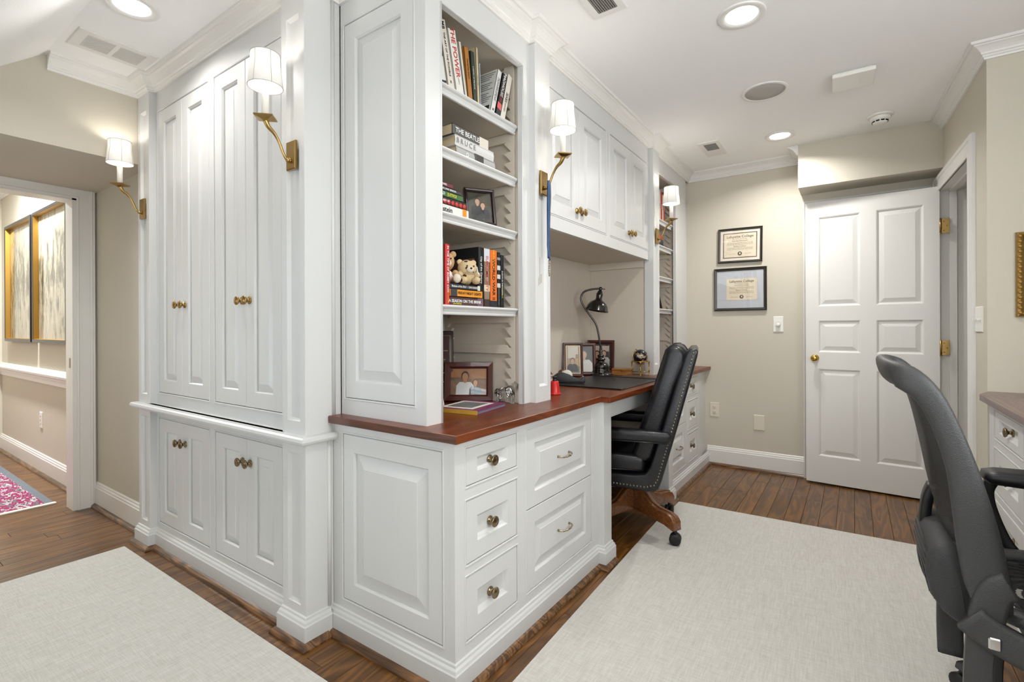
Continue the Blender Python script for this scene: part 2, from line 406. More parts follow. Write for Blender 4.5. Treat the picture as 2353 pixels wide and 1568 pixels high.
# right door casing, on the skewed wall
TR = lambda u, v, n: (WX(u) - n, u, v)
struct(casing(MB(), [(3.275, 0.0), (3.275, 1.93), (4.025, 1.93), (4.025, 0.0)], [(a, b) for a, b in CAS], TR), 'trim_10', 'trim')
_j = MB()
for u0, u1, v0, v1 in ((3.265, 3.28, 0, 1.945), (4.02, 4.035, 0, 1.945), (3.265, 4.035, 1.93, 1.945)):
    _j.add([TR(u, v, n) for u in (u0, u1) for v in (v0, v1) for n in (0.004, -0.13)], [(0, 1, 3, 2), (4, 6, 7, 5), (0, 4, 5, 1), (2, 3, 7, 6), (0, 2, 6, 4), (1, 5, 7, 3)])
for u0, u1, v0, v1 in ((3.28, 3.292, 0, 1.93), (4.008, 4.02, 0, 1.93), (3.28, 4.02, 1.918, 1.93)):
    _j.add([TR(u, v, n) for u in (u0, u1) for v in (v0, v1) for n in (-0.045, -0.08)], [(0, 1, 3, 2), (4, 6, 7, 5), (0, 4, 5, 1), (2, 3, 7, 6), (0, 2, 6, 4), (1, 5, 7, 3)])
struct(_j, 'trim_11', 'trim')
# closet casing on the far wall, behind the open door
struct(casing(MB(), [(-0.262, 0.0), (-0.262, 1.96), (0.40, 1.96), (0.40, 0.0)], [(a * 0.45, b * 0.8) for a, b in CAS], lambda u, v, n: (u, YF - n, v)), 'trim_12', 'trim')
# ---------------------------------------------------------------- cabinet parts
KNOB = [(0.0145, 0), (0.0155, 0.0015), (0.0145, 0.004), (0.008, 0.006), (0.0062, 0.011), (0.0075, 0.015), (0.014, 0.0175), (0.0178, 0.0215), (0.0178, 0.0245), (0.0155, 0.0268), (0.0145, 0.0262), (0.012, 0.0278), (0.0065, 0.0285), (0.005, 0.0292), (0.002, 0.0295)]
knob_mesh = {}
def knob(parent, T, u, v, n, material='bronze'):
    p = Vector(T(u, v, n)); d = (Vector(T(u, v, n + 1)) - p).normalized()
    X = d.to_track_quat('Z', 'Y').to_matrix().to_4x4(); X.translation = p
    mb = MB().lathe(KNOB, 18, X)
    return mb.build('knob', material, parent, world=True)
def pull(parent, T, u, v, n):
    h = 0.045
    mb = MB()
    pts = [T(u - h, v, n), T(u - h, v, n + 0.012), T(u - h * 0.85, v - 0.002, n + 0.021), T(u - h * 0.3, v - 0.003, n + 0.026), T(u, v - 0.003, n + 0.027), T(u + h * 0.3, v - 0.003, n + 0.026), T(u + h * 0.85, v - 0.002, n + 0.021), T(u + h, v, n + 0.012), T(u + h, v, n)]
    mb.tube(pts, [0.0055, 0.0035, 0.0028, 0.0034, 0.0038, 0.0034, 0.0028, 0.0035, 0.0055], 8)
    for s in (-0.3, 0.3):
        p = Vector(T(u + h * s, v - 0.003, n + 0.026)); mb.ball(p, 0.0047, 8, 6)
    return mb.build('pull_handle', 'pewter', parent, world=True)
def panel_front(name, parent, T, u0, u1, v0, v1, n=0.0, su=0.055, sv=0.055, style='raised', thick=0.018, bev=0.028, material='white'):
    """door or drawer front: stile-and-rail frame with a panel as its sub-part"""
    o, i = 0.0016, 0.0045
    mb = MB()
    rrings(mb, u0, u1, v0, v1, [(0, 0, n - thick), (0, 0, n - o), (o, o, n), (su - 0.0005, sv - 0.0005, n), (su + 0.001, sv + 0.001, n - 0.002), (su + i, sv + i, n - 0.007), (su + i, sv + i, n - 0.013)], T, cap1=False)
    fr = mb.build(name, material, parent, world=True)
    pm = MB(); a, b = su + i, sv + i
    if style == 'raised':
        spec = [(a, b, n - 0.0125), (a + 0.004, b + 0.004, n - 0.0125), (a + bev, b + bev, n - 0.0035), (a + bev + 0.0015, b + bev + 0.0015, n - 0.0018)]
    else:
        spec = [(a, b, n - 0.0065), (a + 0.008, b + 0.008, n - 0.0145), (a + 0.01, b + 0.01, n - 0.0148)]
    rrings(pm, u0, u1, v0, v1, spec, T)
    pm.build('panel', material, fr, world=True)
    return fr
def bead(mb, u0, u1, v0, v1, n, T, w=0.007):
    return rrings(mb, u0 - w, u1 + w, v0 - w, v1 + w, [(0, 0, n - 0.001), (0.0008, 0.0008, n + 0.0016), (0.003, 0.003, n + 0.0026), (0.0056, 0.0056, n + 0.0016), (0.006, 0.006, n - 0.004)], T, cap1=False)
def frect(mb, u0, u1, v0, v1, n0, n1, T):
    return mb.add([T(u, v, n) for u in (u0, u1) for v in (v0, v1) for n in (n0, n1)], [(0, 1, 3, 2), (4, 6, 7, 5), (0, 4, 5, 1), (2, 3, 7, 6), (0, 2, 6, 4), (1, 5, 7, 3)])
def pilaster(name, parent, T, u0, u1, v0, v1, depth, pu, pv0, pv1, proud=0.0):
    """post with a sunk panel on its face; n = 0 at its face, its sides run back by depth"""
    mb = MB()
    loops = [rect(u0, u1, v0, v1, -depth, T), rect(u0, u1, v0, v1, -0.001, T), rect(u0 + 0.001, u1 - 0.001, v0, v1, 0, T), rect(u0 + pu, u1 - pu, pv0, pv1, 0, T),
             rect(u0 + pu + 0.002, u1 - pu - 0.002, pv0 + 0.002, pv1 - 0.002, -0.003, T), rect(u0 + pu + 0.010, u1 - pu - 0.010, pv0 + 0.010, pv1 - 0.010, -0.011, T)]
    mb.rings(loops, False, True, True)
    return mb.build(name, 'white', parent, world=True)
PLINTH = [(0, 0), (0.016, 0), (0.016, 0.072), (0.013, 0.076), (0.011, 0.084), (0.006, 0.090), (0.005, 0.097), (0.0015, 0.1), (0, 0.1)]

# ---------------------------------------------------------------- tall built-in on the left
TLB = lambda u, v, n: (u, 1.018 - n, v)
TLP = lambda u, v, n: (u, 0.987 - n, v)
def left_cab(name, label, v0, v1, dv0, dv1, sv, knob_v, lower):
    t = thing(name, label, 'cabinet', (-2.28, 1.2, v0))
    mb = MB(); n0 = -0.02
    op = [(-2.853, -2.321), (-2.267, -1.745)]
    frect(mb, -2.9, op[0][0], v0, v1, n0, 0, TLB); frect(mb, op[0][1], op[1][0], v0, v1, n0, 0, TLB); frect(mb, op[1][1], -1.68, v0, v1, n0, 0, TLB)
    for a, b in op:
        frect(mb, a, b, v0, dv0, n0, 0, TLB); frect(mb, a, b, dv1, v1, n0, 0, TLB); bead(mb, a, b, dv0, dv1, 0, TLB)
    mb.build('face_frame', 'white', t, world=True)
    MB().box(-3.0, -1.56, 1.045, 1.12, v0, v1).build('carcass', 'white', t, world=True)
    for k, (a, b) in enumerate(op):
        m = (a + b) / 2
        for j, (p, q) in enumerate(((a + 0.002, m - 0.001), (m + 0.001, b - 0.002))):
            d = panel_front('door', t, TLB, p, q, dv0 + 0.002, dv1 - 0.002, 0.0, 0.062, sv)
            knob(d, TLB, (q - 0.028) if j == 0 else (p + 0.028), knob_v, 0.0, 'bronze' if lower else 'brass')
    return t
tc = left_cab('tall_cupboard', 'tall white built-in cupboard with four long panelled doors above a moulded ledge', 0.722, ZC - 0.066, 0.778, 2.178, 0.062, 1.206, False)
bc = left_cab('base_cupboard', 'white base cupboard with four short panelled doors below the moulded ledge', 0.0, 0.69, 0.133, 0.652, 0.06, 0.557, True)
for u0, u1 in ((-3.018, -2.879), (-1.692, -1.55)):
    pilaster('pilaster', tc, TLP, u0, u1, 0.722, ZC - 0.064, 0.1 if u0 < -2 else 0.142, 0.032, 0.768, 2.19)
    pilaster('pilaster', bc, TLP, u0, u1, 0.0, 0.69, 0.1 if u0 < -2 else 0.109, 0.032, 0.13, 0.656)
_l = MB().sweep([(-3.018, 1.04), (-3.018, 0.985), (-1.55, 0.985), (-1.55, 1.096)], [(0, 0.69), (0.012, 0.69), (0.017, 0.694), (0.026, 0.698), (0.030, 0.706), (0.028, 0.716), (0.022, 0.721), (0, 0.722)]).box(-2.9, -1.68, 0.984, 1.03, 0.69, 0.722).box(-3.018, -1.55, 0.984, 1.0, 0.69, 0.722)
_l.build('ledge_moulding', 'white', bc, world=True)
MB().sweep([(-3.018, 1.044), (-3.018, 0.987), (-2.879, 0.987), (-2.879, 1.018), (-1.692, 1.018), (-1.692, 0.987), (-1.55, 0.987), (-1.55, 1.080)], PLINTH).build('plinth', 'white', bc, world=True)
MB().sweep([(-3.018, 1.03), (-3.018, 0.987), (-2.879, 0.987), (-2.879, 1.018), (-1.692, 1.018), (-1.692, 0.987), (-1.55, 0.987), (-1.55, 1.062)], shoe_prof(0.016)).build('shoe_moulding', 'shoe', bc, world=True)
# rounded corner bead on the post's return
for t, a, b in ((tc, 0.722, ZC - 0.066), (bc, 0.1, 0.69)):
    MB().tube([(-1.549, 1.078 if t is bc else 1.098, a), (-1.549, 1.078 if t is bc else 1.098, b)], 0.007, 10).build('corner_bead', 'white', t, world=True)

# ---------------------------------------------------------------- desk: near and far drawer cabinets
TEL = lambda u, v, n: (u, 1.097 - n, v)
TD = lambda u, v, n: (-0.969 + n, u, v)
def drawer_unit(t, small, big, ua, ub, sgn, knob_m='bronze'):
    """three small drawers in one column, two file drawers in the other"""
    rows3 = ((0.609, 0.726), (0.370, 0.565), (0.138, 0.333)); rows2 = ((0.434, 0.724), (0.137, 0.4325))
    mb = MB(); a, b = small; c, d = big; n0 = -0.02
    for r0, r1 in rows3: bead(mb, a, b, r0, r1, 0, TD)
    bead(mb, c, d, 0.137, 0.724, 0, TD)
    us = sorted([ua, a, b, c, d, ub])
    frect(mb, us[0], us[1], 0, 0.753, n0, 0, TD); frect(mb, us[2], us[3], 0, 0.753, n0, 0, TD); frect(mb, us[4], us[5], 0, 0.753, n0, 0, TD)
    for z0, z1 in ((0, 0.138), (0.333, 0.370), (0.565, 0.609), (0.726, 0.753)): frect(mb, a, b, z0, z1, n0, 0, TD)
    for z0, z1 in ((0, 0.137), (0.724, 0.753)): frect(mb, c, d, z0, z1, n0, 0, TD)
    mb.build('face_frame', 'white', t, world=True)
    for k, (r0, r1) in enumerate(rows3):
        f = panel_front('drawer', t, TD, a + 0.002, b - 0.002, r0 + 0.002, r1 - 0.002, 0, 0.054, 0.035 if k == 0 else 0.056, 'sunk')
        knob(f, TD, (a + b) / 2, (r0 + r1) / 2 - 0.006, -0.0148, knob_m)
    for r0, r1 in rows2:
        f = panel_front('file_drawer', t, TD, c + 0.002, d - 0.002, r0 + 0.001, r1 - 0.001, 0, 0.054, 0.055, 'raised', bev=0.036)
        pull(f, TD, (c + d) / 2 + 0.012, (r0 + r1) / 2, -0.002)
dk = thing('drawer_cabinet', 'white drawer cabinet at the outer corner of the desk, with a panelled end', 'cabinet', (-1.25, 1.6, 0))
drawer_unit(dk, (1.148, 1.423), (1.484, 2.015), 1.097, 2.077, 1)
MB().box(-1.5, -0.992, 1.12, 2.07, 0.02, 0.75).build('carcass', 'white', dk, world=True)
e = MB()
frect(e, -1.55, -1.494, 0, 0.753, -0.02, 0, TEL); frect(e, -1.018, -0.9892, 0, 0.753, -0.02, 0, TEL); frect(e, -1.494, -1.018, 0, 0.134, -0.02, 0, TEL); frect(e, -1.494, -1.018, 0.72, 0.753, -0.02, 0, TEL)
bead(e, -1.494, -1.018, 0.134, 0.72, 0, TEL); e.build('end_frame', 'white', dk, world=True)
panel_front('end_panel', dk, TEL, -1.492, -1.02, 0.136, 0.718, 0, 0.056, 0.06, 'raised', bev=0.045)
TLEG = lambda u, v, n: (-0.935 + n, u, v)
MB().box(-1.02, -0.935, 2.077, 2.16, 0, 0.753).build('leg_post', 'white', dk, world=True, bevel=0.001)
MB().box(-1.5, -1.0, 2.14, 2.16, 0, 0.753).build('side_panel', 'inside', dk, world=True)
MB().sweep([(-1.55, 1.097), (-0.969, 1.097), (-0.969, 2.077), (-0.935, 2.077), (-0.935, 2.16), (-1.5, 2.16)], PLINTH).build('plinth', 'white', dk, world=True)
MB().sweep([(-1.55, 1.097), (-0.969, 1.097), (-0.969, 2.077), (-0.935, 2.077), (-0.935, 2.165)], shoe_prof(0.016)).build('shoe_moulding', 'shoe', dk, world=True)
df = thing('drawer_cabinet', 'white drawer cabinet under the worktop beside the far beige wall', 'cabinet', (-1.25, 3.6, 0))
drawer_unit(df, (3.575, 3.85), (3.15, 3.525), 3.10, 3.96, -1)
MB().box(-1.5, -0.992, 3.11, 4.1, 0.02, 0.75).build('carcass', 'white', df, world=True)
MB().box(-1.02, -0.985, 3.955, YF, 0, 0.753).build('filler_strip', 'white', df, world=True)
MB().box(-1.02, -0.935, 3.03, 3.113, 0, 0.753).build('leg_post', 'white', df, world=True, bevel=0.001)
MB().box(-1.5, -1.0, 3.03, 3.05, 0, 0.753).build('side_panel', 'inside', df, world=True)
MB().sweep([(-1.5, 3.03), (-0.935, 3.03), (-0.935, 3.113), (-0.969, 3.113), (-0.969, YF)], PLINTH).build('plinth', 'white', df, world=True)
MB().sweep([(-0.935, 3.02), (-0.935, 3.113), (-0.969, 3.113), (-0.969, YF - 0.016)], shoe_prof(0.016)).build('shoe_moulding', 'shoe', df, world=True)
# kneehole: apron drawer and back
ap = thing('kneehole_drawer', 'shallow white pencil drawer spanning the kneehole under the worktop', 'drawer', (-0.96, 2.6, 0.66))
MB().box(-0.99, -0.955, 2.16, 3.03, 0.665, 0.753).build('apron_rail', 'white', ap, world=True, bevel=0.001)
MB().box(-0.9555, -0.9525, 2.185, 3.005, 0.672, 0.738).build('drawer_front', 'white', ap, world=True, bevel=0.001)
struct(MB().box(-1.58, -1.55, 2.1, 3.1, 0, 0.753), 'wall_kneehole_back', 'inside')

# ---------------------------------------------------------------- worktop
def poly_slab(poly, z0, z1): return MB().prism(poly, z0, z1, lambda u, v, n: (u, v, n))
wt = thing('desk_worktop', 'long polished red-brown wooden worktop running under the bookcases', 'worktop', (-1.2, 2.6, 0.753))
poly_slab([(-1.548, 1.075), (-0.943, 1.075), (-0.943, 2.062), (-0.898, 2.062), (-0.898, 3.128), (-0.943, 3.128), (-0.943, YF - 0.001), (-1.56, YF - 0.001), (-1.56, 1.13), (-1.548, 1.13)], 0.754, 0.780).build('slab', 'counter', wt, world=True, bevel=0.0015)
MB().box(-1.546, -0.9445, 1.0742, 1.0756, 0.7555, 0.7785).build('end_edge', 'counter_end', wt, world=True)

# ---------------------------------------------------------------- bookcases and wall cabinet
TU = lambda u, v, n: (u, 1.13 - n, v)
THc = lambda u, v, n: (-1.115 + n, u, v)
THp = lambda u, v, n: (-1.085 + n, u, v)
ZB = 0.780; ZT = ZC - 0.064
SHELF_NOSE = [(0, 0), (0.006, 0.001), (0.008, 0.006), (0.005, 0.011), (0.010, 0.020), (0.017, 0.024), (0.020, 0.028), (0.019, 0.033), (0.015, 0.0345), (0, 0.0345)]
def sawtooth(t, x_front, x_back, ya, yb, z0, z1, d=1):
    """notched shelf strip: pockets slope down towards the front and end in a flat seat"""
    p = 0.043; pts = [(x_front, z0), (x_front, z1), (x_back, z1)]
    z = z1 - 0.02
    while z - p > z0 + 0.02:
        pts += [(x_back, z), (x_front + (x_back - x_front) * 0.32, z - p + 0.008), (x_back, z - p + 0.004)]
        z -= p
    pts += [(x_back, z0)]
    MB().prism(pts, ya, yb, lambda u, v, n: (u, n, v)).build('notched_strip', 'inside', t, world=True)
def cleat(t, x0, x1, ya, yb, z):
    MB().prism([(x0, z), (x1, z), (x1 - 0.028, z + 0.036), (x0 + 0.028, z + 0.036)], ya, yb, lambda u, v, n: (u, n, v)).build('cleat', 'inside', t, world=True)
def bookcase(t, y0, y1, shelves, spare=None):
    MB().box(-1.56, -1.545, y0 - 0.03, y1 + 0.03, ZB, ZT).build('back_panel', 'inside', t, world=True)
    MB().box(-1.545, -1.13, y1, y1 + 0.015, ZB, ZT).build('side_panel', 'inside', t, world=True)
    MB().box(-1.545, -1.13, y0 - 0.015, y0, ZB, ZT).build('side_panel', 'inside', t, world=True)
    MB().box(-1.545, -1.13, y0, y1, 2.185, 2.2).build('top_panel', 'inside', t, world=True)
    for ya, yb in ((y1 - 0.016, y1), (y0, y0 + 0.016)):
        sawtooth(t, -1.156, -1.205, ya, yb, ZB + 0.001, 2.184)
        sawtooth(t, -1.544, -1.500, ya, yb, ZB + 0.001, 2.184)
    for z in shelves:
        s = MB().box(-1.54, -1.158, y0 + 0.004, y1 - 0.018, z - 0.021, z).build('shelf', 'inside', t, world=True)
        MB().sweep([(-1.158, y0 + 0.004), (-1.158, y1 - 0.012)], [(o, zz + z - 0.0345) for o, zz in SHELF_NOSE]).build('shelf_nosing', 'white', s, world=True)
        cleat(t, -1.535, -1.168, y1 - 0.017, y1 - 0.004, z - 0.058)
    if spare: cleat(t, -1.535, -1.168, y1 - 0.017, y1 - 0.004, spare)
def face(t, y0, oy0, oy1, y1, oz):
    mb = MB(); n0 = -0.02
    frect(mb, y0, oy0, ZB, ZT, n0, 0, THc); frect(mb, oy1, y1, ZB, ZT, n0, 0, THc); frect(mb, oy0, oy1, oz, ZT, n0, 0, THc)
    # bead round the open front
    for a in (oy0, oy1):
        s = -1 if a == oy0 else 1
        mb.tube([THc(a + s * 0.004, ZB, 0.0), THc(a + s * 0.004, oz + 0.004, 0.0)], 0.004, 6)
    mb.tube([THc(oy0, oz + 0.004, 0.0), THc(oy1, oz + 0.004, 0.0)], 0.004, 6)
    return mb.build('face_frame', 'white', t, world=True)
b1 = thing('bookcase', 'open white bookcase with putty shelves at the near end of the desk', 'bookcase', (-1.34, 1.45, ZB))
SH1 = (1.173, 1.490, 1.710, 1.927)
bookcase(b1, 1.16, 1.70, SH1, 0.985)
face(b1, 1.13, 1.206, 1.682, 1.74, 2.165)
e = MB()
frect(e, -1.55, -1.524, ZB, ZT, -0.02, 0, TU); frect(e, -1.168, -1.1352, ZB, ZT, -0.02, 0, TU); frect(e, -1.524, -1.168, ZB, 0.84, -0.02, 0, TU); frect(e, -1.524, -1.168, 2.195, ZT, -0.02, 0, TU)
bead(e, -1.524, -1.168, 0.84, 2.195, 0, TU); e.build('end_frame', 'white', b1, world=True)
panel_front('end_panel', b1, TU, -1.522, -1.17, 0.842, 2.193, 0, 0.058, 0.06, 'raised', bev=0.036)
pilaster('pilaster', b1, THp, 1.738, 1.858, ZB, ZT, 0.06, 0.027, 0.845, 2.12)
b2 = thing('bookcase', 'open white bookcase with putty shelves beside the far beige wall', 'bookcase', (-1.34, 3.75, ZB))
SH2 = (1.230, 1.464, 1.688, 1.875)
bookcase(b2, 3.36, 3.86, SH2, 0.99)
face(b2, 3.30, 3.375, 3.80, 4.07, 2.165)
MB().box(-1.135, -1.128, 4.07, YF, ZB, ZT).build('filler_strip', 'white', b2, world=True)
pilaster('pilaster', b2, THp, 3.203, 3.325, ZB, ZT, 0.06, 0.027, 0.845, 2.12)

wc = thing('overhead_cabinet', 'white four-door cabinet hung over the desk kneehole', 'cabinet', (-1.34, 2.53, 1.54))
mb = MB(); n0 = -0.02
op = [(1.872, 2.516), (2.569, 3.182)]
for a, b in ((1.859, op[0][0]), (op[0][1], op[1][0]), (op[1][1], 3.2025)): frect(mb, a, b, 1.54, ZT, n0, 0, THc)
for a, b in op:
    frect(mb, a, b, 1.54, 1.606, n0, 0, THc); frect(mb, a, b, 2.172, ZT, n0, 0, THc); bead(mb, a, b, 1.606, 2.172, 0, THc)
mb.build('face_frame', 'white', wc, world=True)
MB().box(-1.545, -1.137, 1.859, 3.2025, 1.54, ZT).build('carcass', 'inside', wc, world=True)
for a, b in op:
    m = (a + b) / 2
    for j, (p, q) in enumerate(((a + 0.002, m - 0.001), (m + 0.001, b - 0.002))):
        d = panel_front('door', wc, THc, p, q, 1.608, 2.170, 0, 0.058, 0.062, 'raised')
        knob(d, THc, (q - 0.026) if j == 0 else (p + 0.026), 1.665, 0.0, 'brass')
struct(MB().box(-1.56, -1.546, 1.85, 3.225, ZB, 1.54), 'wall_desk_recess', 'inside')
MB().box(-1.545, -1.118, 3.214, 3.30, ZB, 1.54).build('recess_side', 'inside', b2, world=True)
MB().box(-1.545, -1.118, 1.80, 1.856, ZB, 1.54).build('recess_side', 'inside', b1, world=True)
MB().box(-1.545, -1.15, 3.192, 3.2135, 1.495, 1.5395).build('cleat', 'inside', b2, world=True)
# ---------------------------------------------------------------- far side: open door, closet door
dr = thing('door_1', 'open white six-panel door swung back against the far wall', 'door', (0.437, 4.02, 0.012), (0, 0, R(-4.2)))
dr['kind'] = 'structure'
DW, DH, DT = 0.715, 1.945, 0.035
TDo = lambda u, v, n: (-DW + u, -DT / 2 - n + DT / 2 - 0.03, v)
mb = MB()
cols = [(0.075, 0.315), (0.40, 0.64)]; rws = [(0.185, 0.79), (0.905, 1.125), (1.225, 1.845)]
us = [0, 0.075, 0.315, 0.40, 0.64, DW]; vs = [0, 0.185, 0.79, 0.905, 1.125, 1.225, 1.845, DH]
for i in range(5):
    for j in range(7):
        if i in (1, 3) and j in (1, 3, 5): continue
        frect(mb, us[i], us[i + 1], vs[j], vs[j + 1], -DT, 0, TDo)
mb.build('leaf', 'trim', dr)
for a, b in cols:
    for c, d in rws:
        pm = MB(); bv = 0.042
        rrings(pm, a, b, c, d, [(0, 0, 0), (0.006, 0.006, -0.003), (0.011, 0.011, -0.010), (0.016, 0.016, -0.010), (bv, bv, -0.003)], TDo)
        rrings(pm, a, b, c, d, [(0, 0, -DT), (0.011, 0.011, -DT + 0.010), (0.016, 0.016, -DT + 0.010), (bv, bv, -DT + 0.003)], TDo)
        pm.build('panel', 'trim', dr)
X = Matrix.Translation(Vector(TDo(0.055, 0.865, 0))) @ Matrix.Rotation(PI / 2, 4, 'X')
MB().lathe([(0.024, 0), (0.024, 0.003), (0.02, 0.006), (0.009, 0.008), (0.008, 0.02), (0.016, 0.026), (0.0225, 0.034), (0.0235, 0.042), (0.019, 0.05), (0.008, 0.054), (0.002, 0.0545)], 20, X).build('knob', 'polbrass', dr)
for v in (0.28, 0.95, 1.70):
    h = MB()
    h.lathe([(0.0055, 0), (0.0055, 0.09)], 10, Matrix.Translation((0.004, -0.036, v - 0.045)))
    h.lathe([(0.004, -0.006), (0.0062, -0.003), (0.0055, 0), ], 10, Matrix.Translation((0.004, -0.036, v - 0.045)))
    hg = h.build('hinge', 'brass', dr)
    p = MB().box(0.004, 0.046, 0.0305, 0.0325, v - 0.045, v + 0.045)
    for q, w in ((0.02, 0.028), (0.034, 0.0), (0.02, -0.028)): p.lathe([(0.0035, 0), (0.0025, 0.0015)], 8, Matrix.Translation((q, 0.0305, v + w)) @ Matrix.Rotation(PI / 2, 4, 'X'))
    p.v = [(x + 0.0, y - 0.045, z) for x, y, z in p.v]
    p.build('hinge_leaf', 'brass', hg)
struct(MB().box(-0.262, 0.40, YF - 0.004, YF, 0.01, 1.96), 'door_2', 'trim')

# ---------------------------------------------------------------- windows behind the camera with blinds
def window(n, x0, x1, z0, z1, y):
    w = MB()
    for a, b, c, d in ((x0, x0 + 0.04, z0, z1), (x1 - 0.04, x1, z0, z1), (x0, x1, z0, z0 + 0.04), (x0, x1, z1 - 0.04, z1), (x0, x1, (z0 + z1) / 2 - 0.018, (z0 + z1) / 2 + 0.018)):
        w.box(a, b, y - 0.09, y - 0.05, c, d)
    o = struct(w, 'window_%d' % n, 'trim')
    for a, b in (((z0 + 0.04), (z0 + z1) / 2 - 0.018), ((z0 + z1) / 2 + 0.018, z1 - 0.04)):
        MB().box(x0 + 0.04, x1 - 0.04, y - 0.072, y - 0.069, a, b).build('pane', PANE, o)
    casing(MB(), [(x0, z0), (x0, z1), (x1, z1), (x1, z0), (x0, z0)], CAS, lambda u, v, nn: (u, y + nn, v)).build('casing', 'trim', o)
    bl = thing('window_blind', ['white slatted blind in the window behind the desk area', 'white slatted blind in the window above the side counter', 'white slatted blind in the added knee-wall window, out of view'][n - 1], 'blind', ((x0 + x1) / 2, y - 0.03, z0))
    me = None; hw = (x1 - x0) / 2 - 0.015
    MB().box(-hw, hw, -0.02, 0.02, z1 - z0 - 0.045, z1 - z0 - 0.005).build('head_rail', 'trim', bl)
    k = 0; z = 0.03
    while z < z1 - z0 - 0.06:
        if me is None:
            s = MB().box(-hw, hw, -0.02, 0.02, -0.001, 0.001).build('slat', 'trim', bl); me = s.data
        else:
            s = bpy.data.objects.new('slat', me); COL.objects.link(s); s.parent = bl
        s.location = (0, 0, z); s.rotation_euler = (R(8), 0, 0); z += 0.042
PANE = sheet_glass('window_glass', 0.0)
window(1, -1.6, -0.35, 0.8, 2.05, -1.3)
window(2, 0.2, 1.3, 0.8, 2.05, -1.3)
window(3, -2.95, -1.65, 0.5, 1.3, -0.5)  # invented low window, put in to light the tall cupboard
w4 = MB()
for a, b, c, d in ((0.05, 0.09, 1.0, 2.05), (1.61, 1.65, 1.0, 2.05), (0.05, 1.65, 1.0, 1.04), (0.05, 1.65, 2.01, 2.05), (0.83, 0.87, 1.0, 2.05)): w4.box(1.35, 1.39, a, b, c, d)
w4o = struct(w4, 'window_4', 'trim')
for a, b in ((0.09, 0.83), (0.87, 1.61)): MB().box(1.369, 1.372, a, b, 1.04, 2.01).build('pane', PANE, w4o)
casing(MB(), [(0.05, 1.0), (0.05, 2.05), (1.65, 2.05), (1.65, 1.0), (0.05, 1.0)], CAS, lambda u, v, nn: (1.3 - nn, u, v)).build('casing', 'trim', w4o)

# ---------------------------------------------------------------- recessed lights
CAN = 5.0
M['lampglow'] = emit('recessed_lamp_glow', '#FFFDF8', 6.0)
def can_light(x, y, label, power, vis=True):
    t = thing('recessed_light', label, 'ceiling light', (x, y, ZC), group='recessed ceiling lights')
    MB().rings([[(r * math.cos(2 * PI * i / 32), r * math.sin(2 * PI * i / 32), z) for i in range(32)] for r, z in ((0.089, 0), (0.089, -0.004), (0.085, -0.006), (0.066, -0.005), (0.060, 0.0), (0.056, -0.0005))], True, False, False).build('trim_ring', 'trim', t)
    MB().lathe([(0.0585, -0.0022), (0.058, -0.001)], 28).build('lens', 'lampglow', t)
    d = bpy.data.lights.new('recessed_lamp', 'AREA'); d.shape = 'DISK'; d.size = 0.11; d.energy = power; d.color = (1.0, 0.985, 0.96); d.spread = R(150)
    o = bpy.data.objects.new('recessed_lamp', d); COL.objects.link(o); o.parent = t; o.location = (0, 0, -0.012)
can_light(-2.298, 0.734, 'round recessed ceiling light in front of the tall cupboard', CAN * 0.62)
can_light(-0.367, 2.154, 'large round recessed ceiling light nearest above the desk', CAN)
can_light(-0.395, 3.649, 'round recessed ceiling light near the far wall crown', CAN * 1.45)
can_light(-0.37, 0.66, 'round recessed ceiling light above the desk corner', CAN)
# unseen light added to brighten the hall, has no fixture
hl = bpy.data.lights.new('unseen_hall_fill', 'AREA'); hl.shape = 'DISK'; hl.size = 0.12; hl.energy = 44; hl.color = (0.94, 0.98, 1.0)
ho = bpy.data.objects.new('unseen_hall_fill', hl); COL.objects.link(ho); ho.location = (-5.1, 0.72, 2.34)
# ---------------------------------------------------------------- wall sconces
def shade_mat():
    m, nt, b = new_mat('linen_shade'); N, L = nt.nodes, nt.links
    out = N['Material Output']
    tc = N.new('ShaderNodeTexCoord'); w = N.new('ShaderNodeTexNoise'); w.inputs['Scale'].default_value = 900
    L.new(tc.outputs['Object'], w.inputs['Vector'])
    cr = N.new('ShaderNodeValToRGB'); cr.color_ramp.elements[0].color = (0.72, 0.70, 0.66, 1); cr.color_ramp.elements[1].color = (0.93, 0.92, 0.89, 1)
    L.new(w.outputs['Fac'], cr.inputs[0])
    d = N.new('ShaderNodeBsdfDiffuse'); t = N.new('ShaderNodeBsdfTranslucent'); mx = N.new('ShaderNodeMixShader'); mx.inputs[0].default_value = 0.06
    L.new(cr.outputs[0], d.inputs[0]); L.new(cr.outputs[0], t.inputs[0]); L.new(d.outputs[0], mx.inputs[1]); L.new(t.outputs[0], mx.inputs[2]); L.new(mx.outputs[0], out.inputs[0])
    return m
M['linen'] = shade_mat()
M['seam'] = mat('shade_seam', '#B9B2A6', 0.8)
M['candle'] = mat('candle_sleeve', '#F1EEE6', 0.5)
M['bulb'] = emit('sconce_bulb', '#FFF0D8', 3.0)
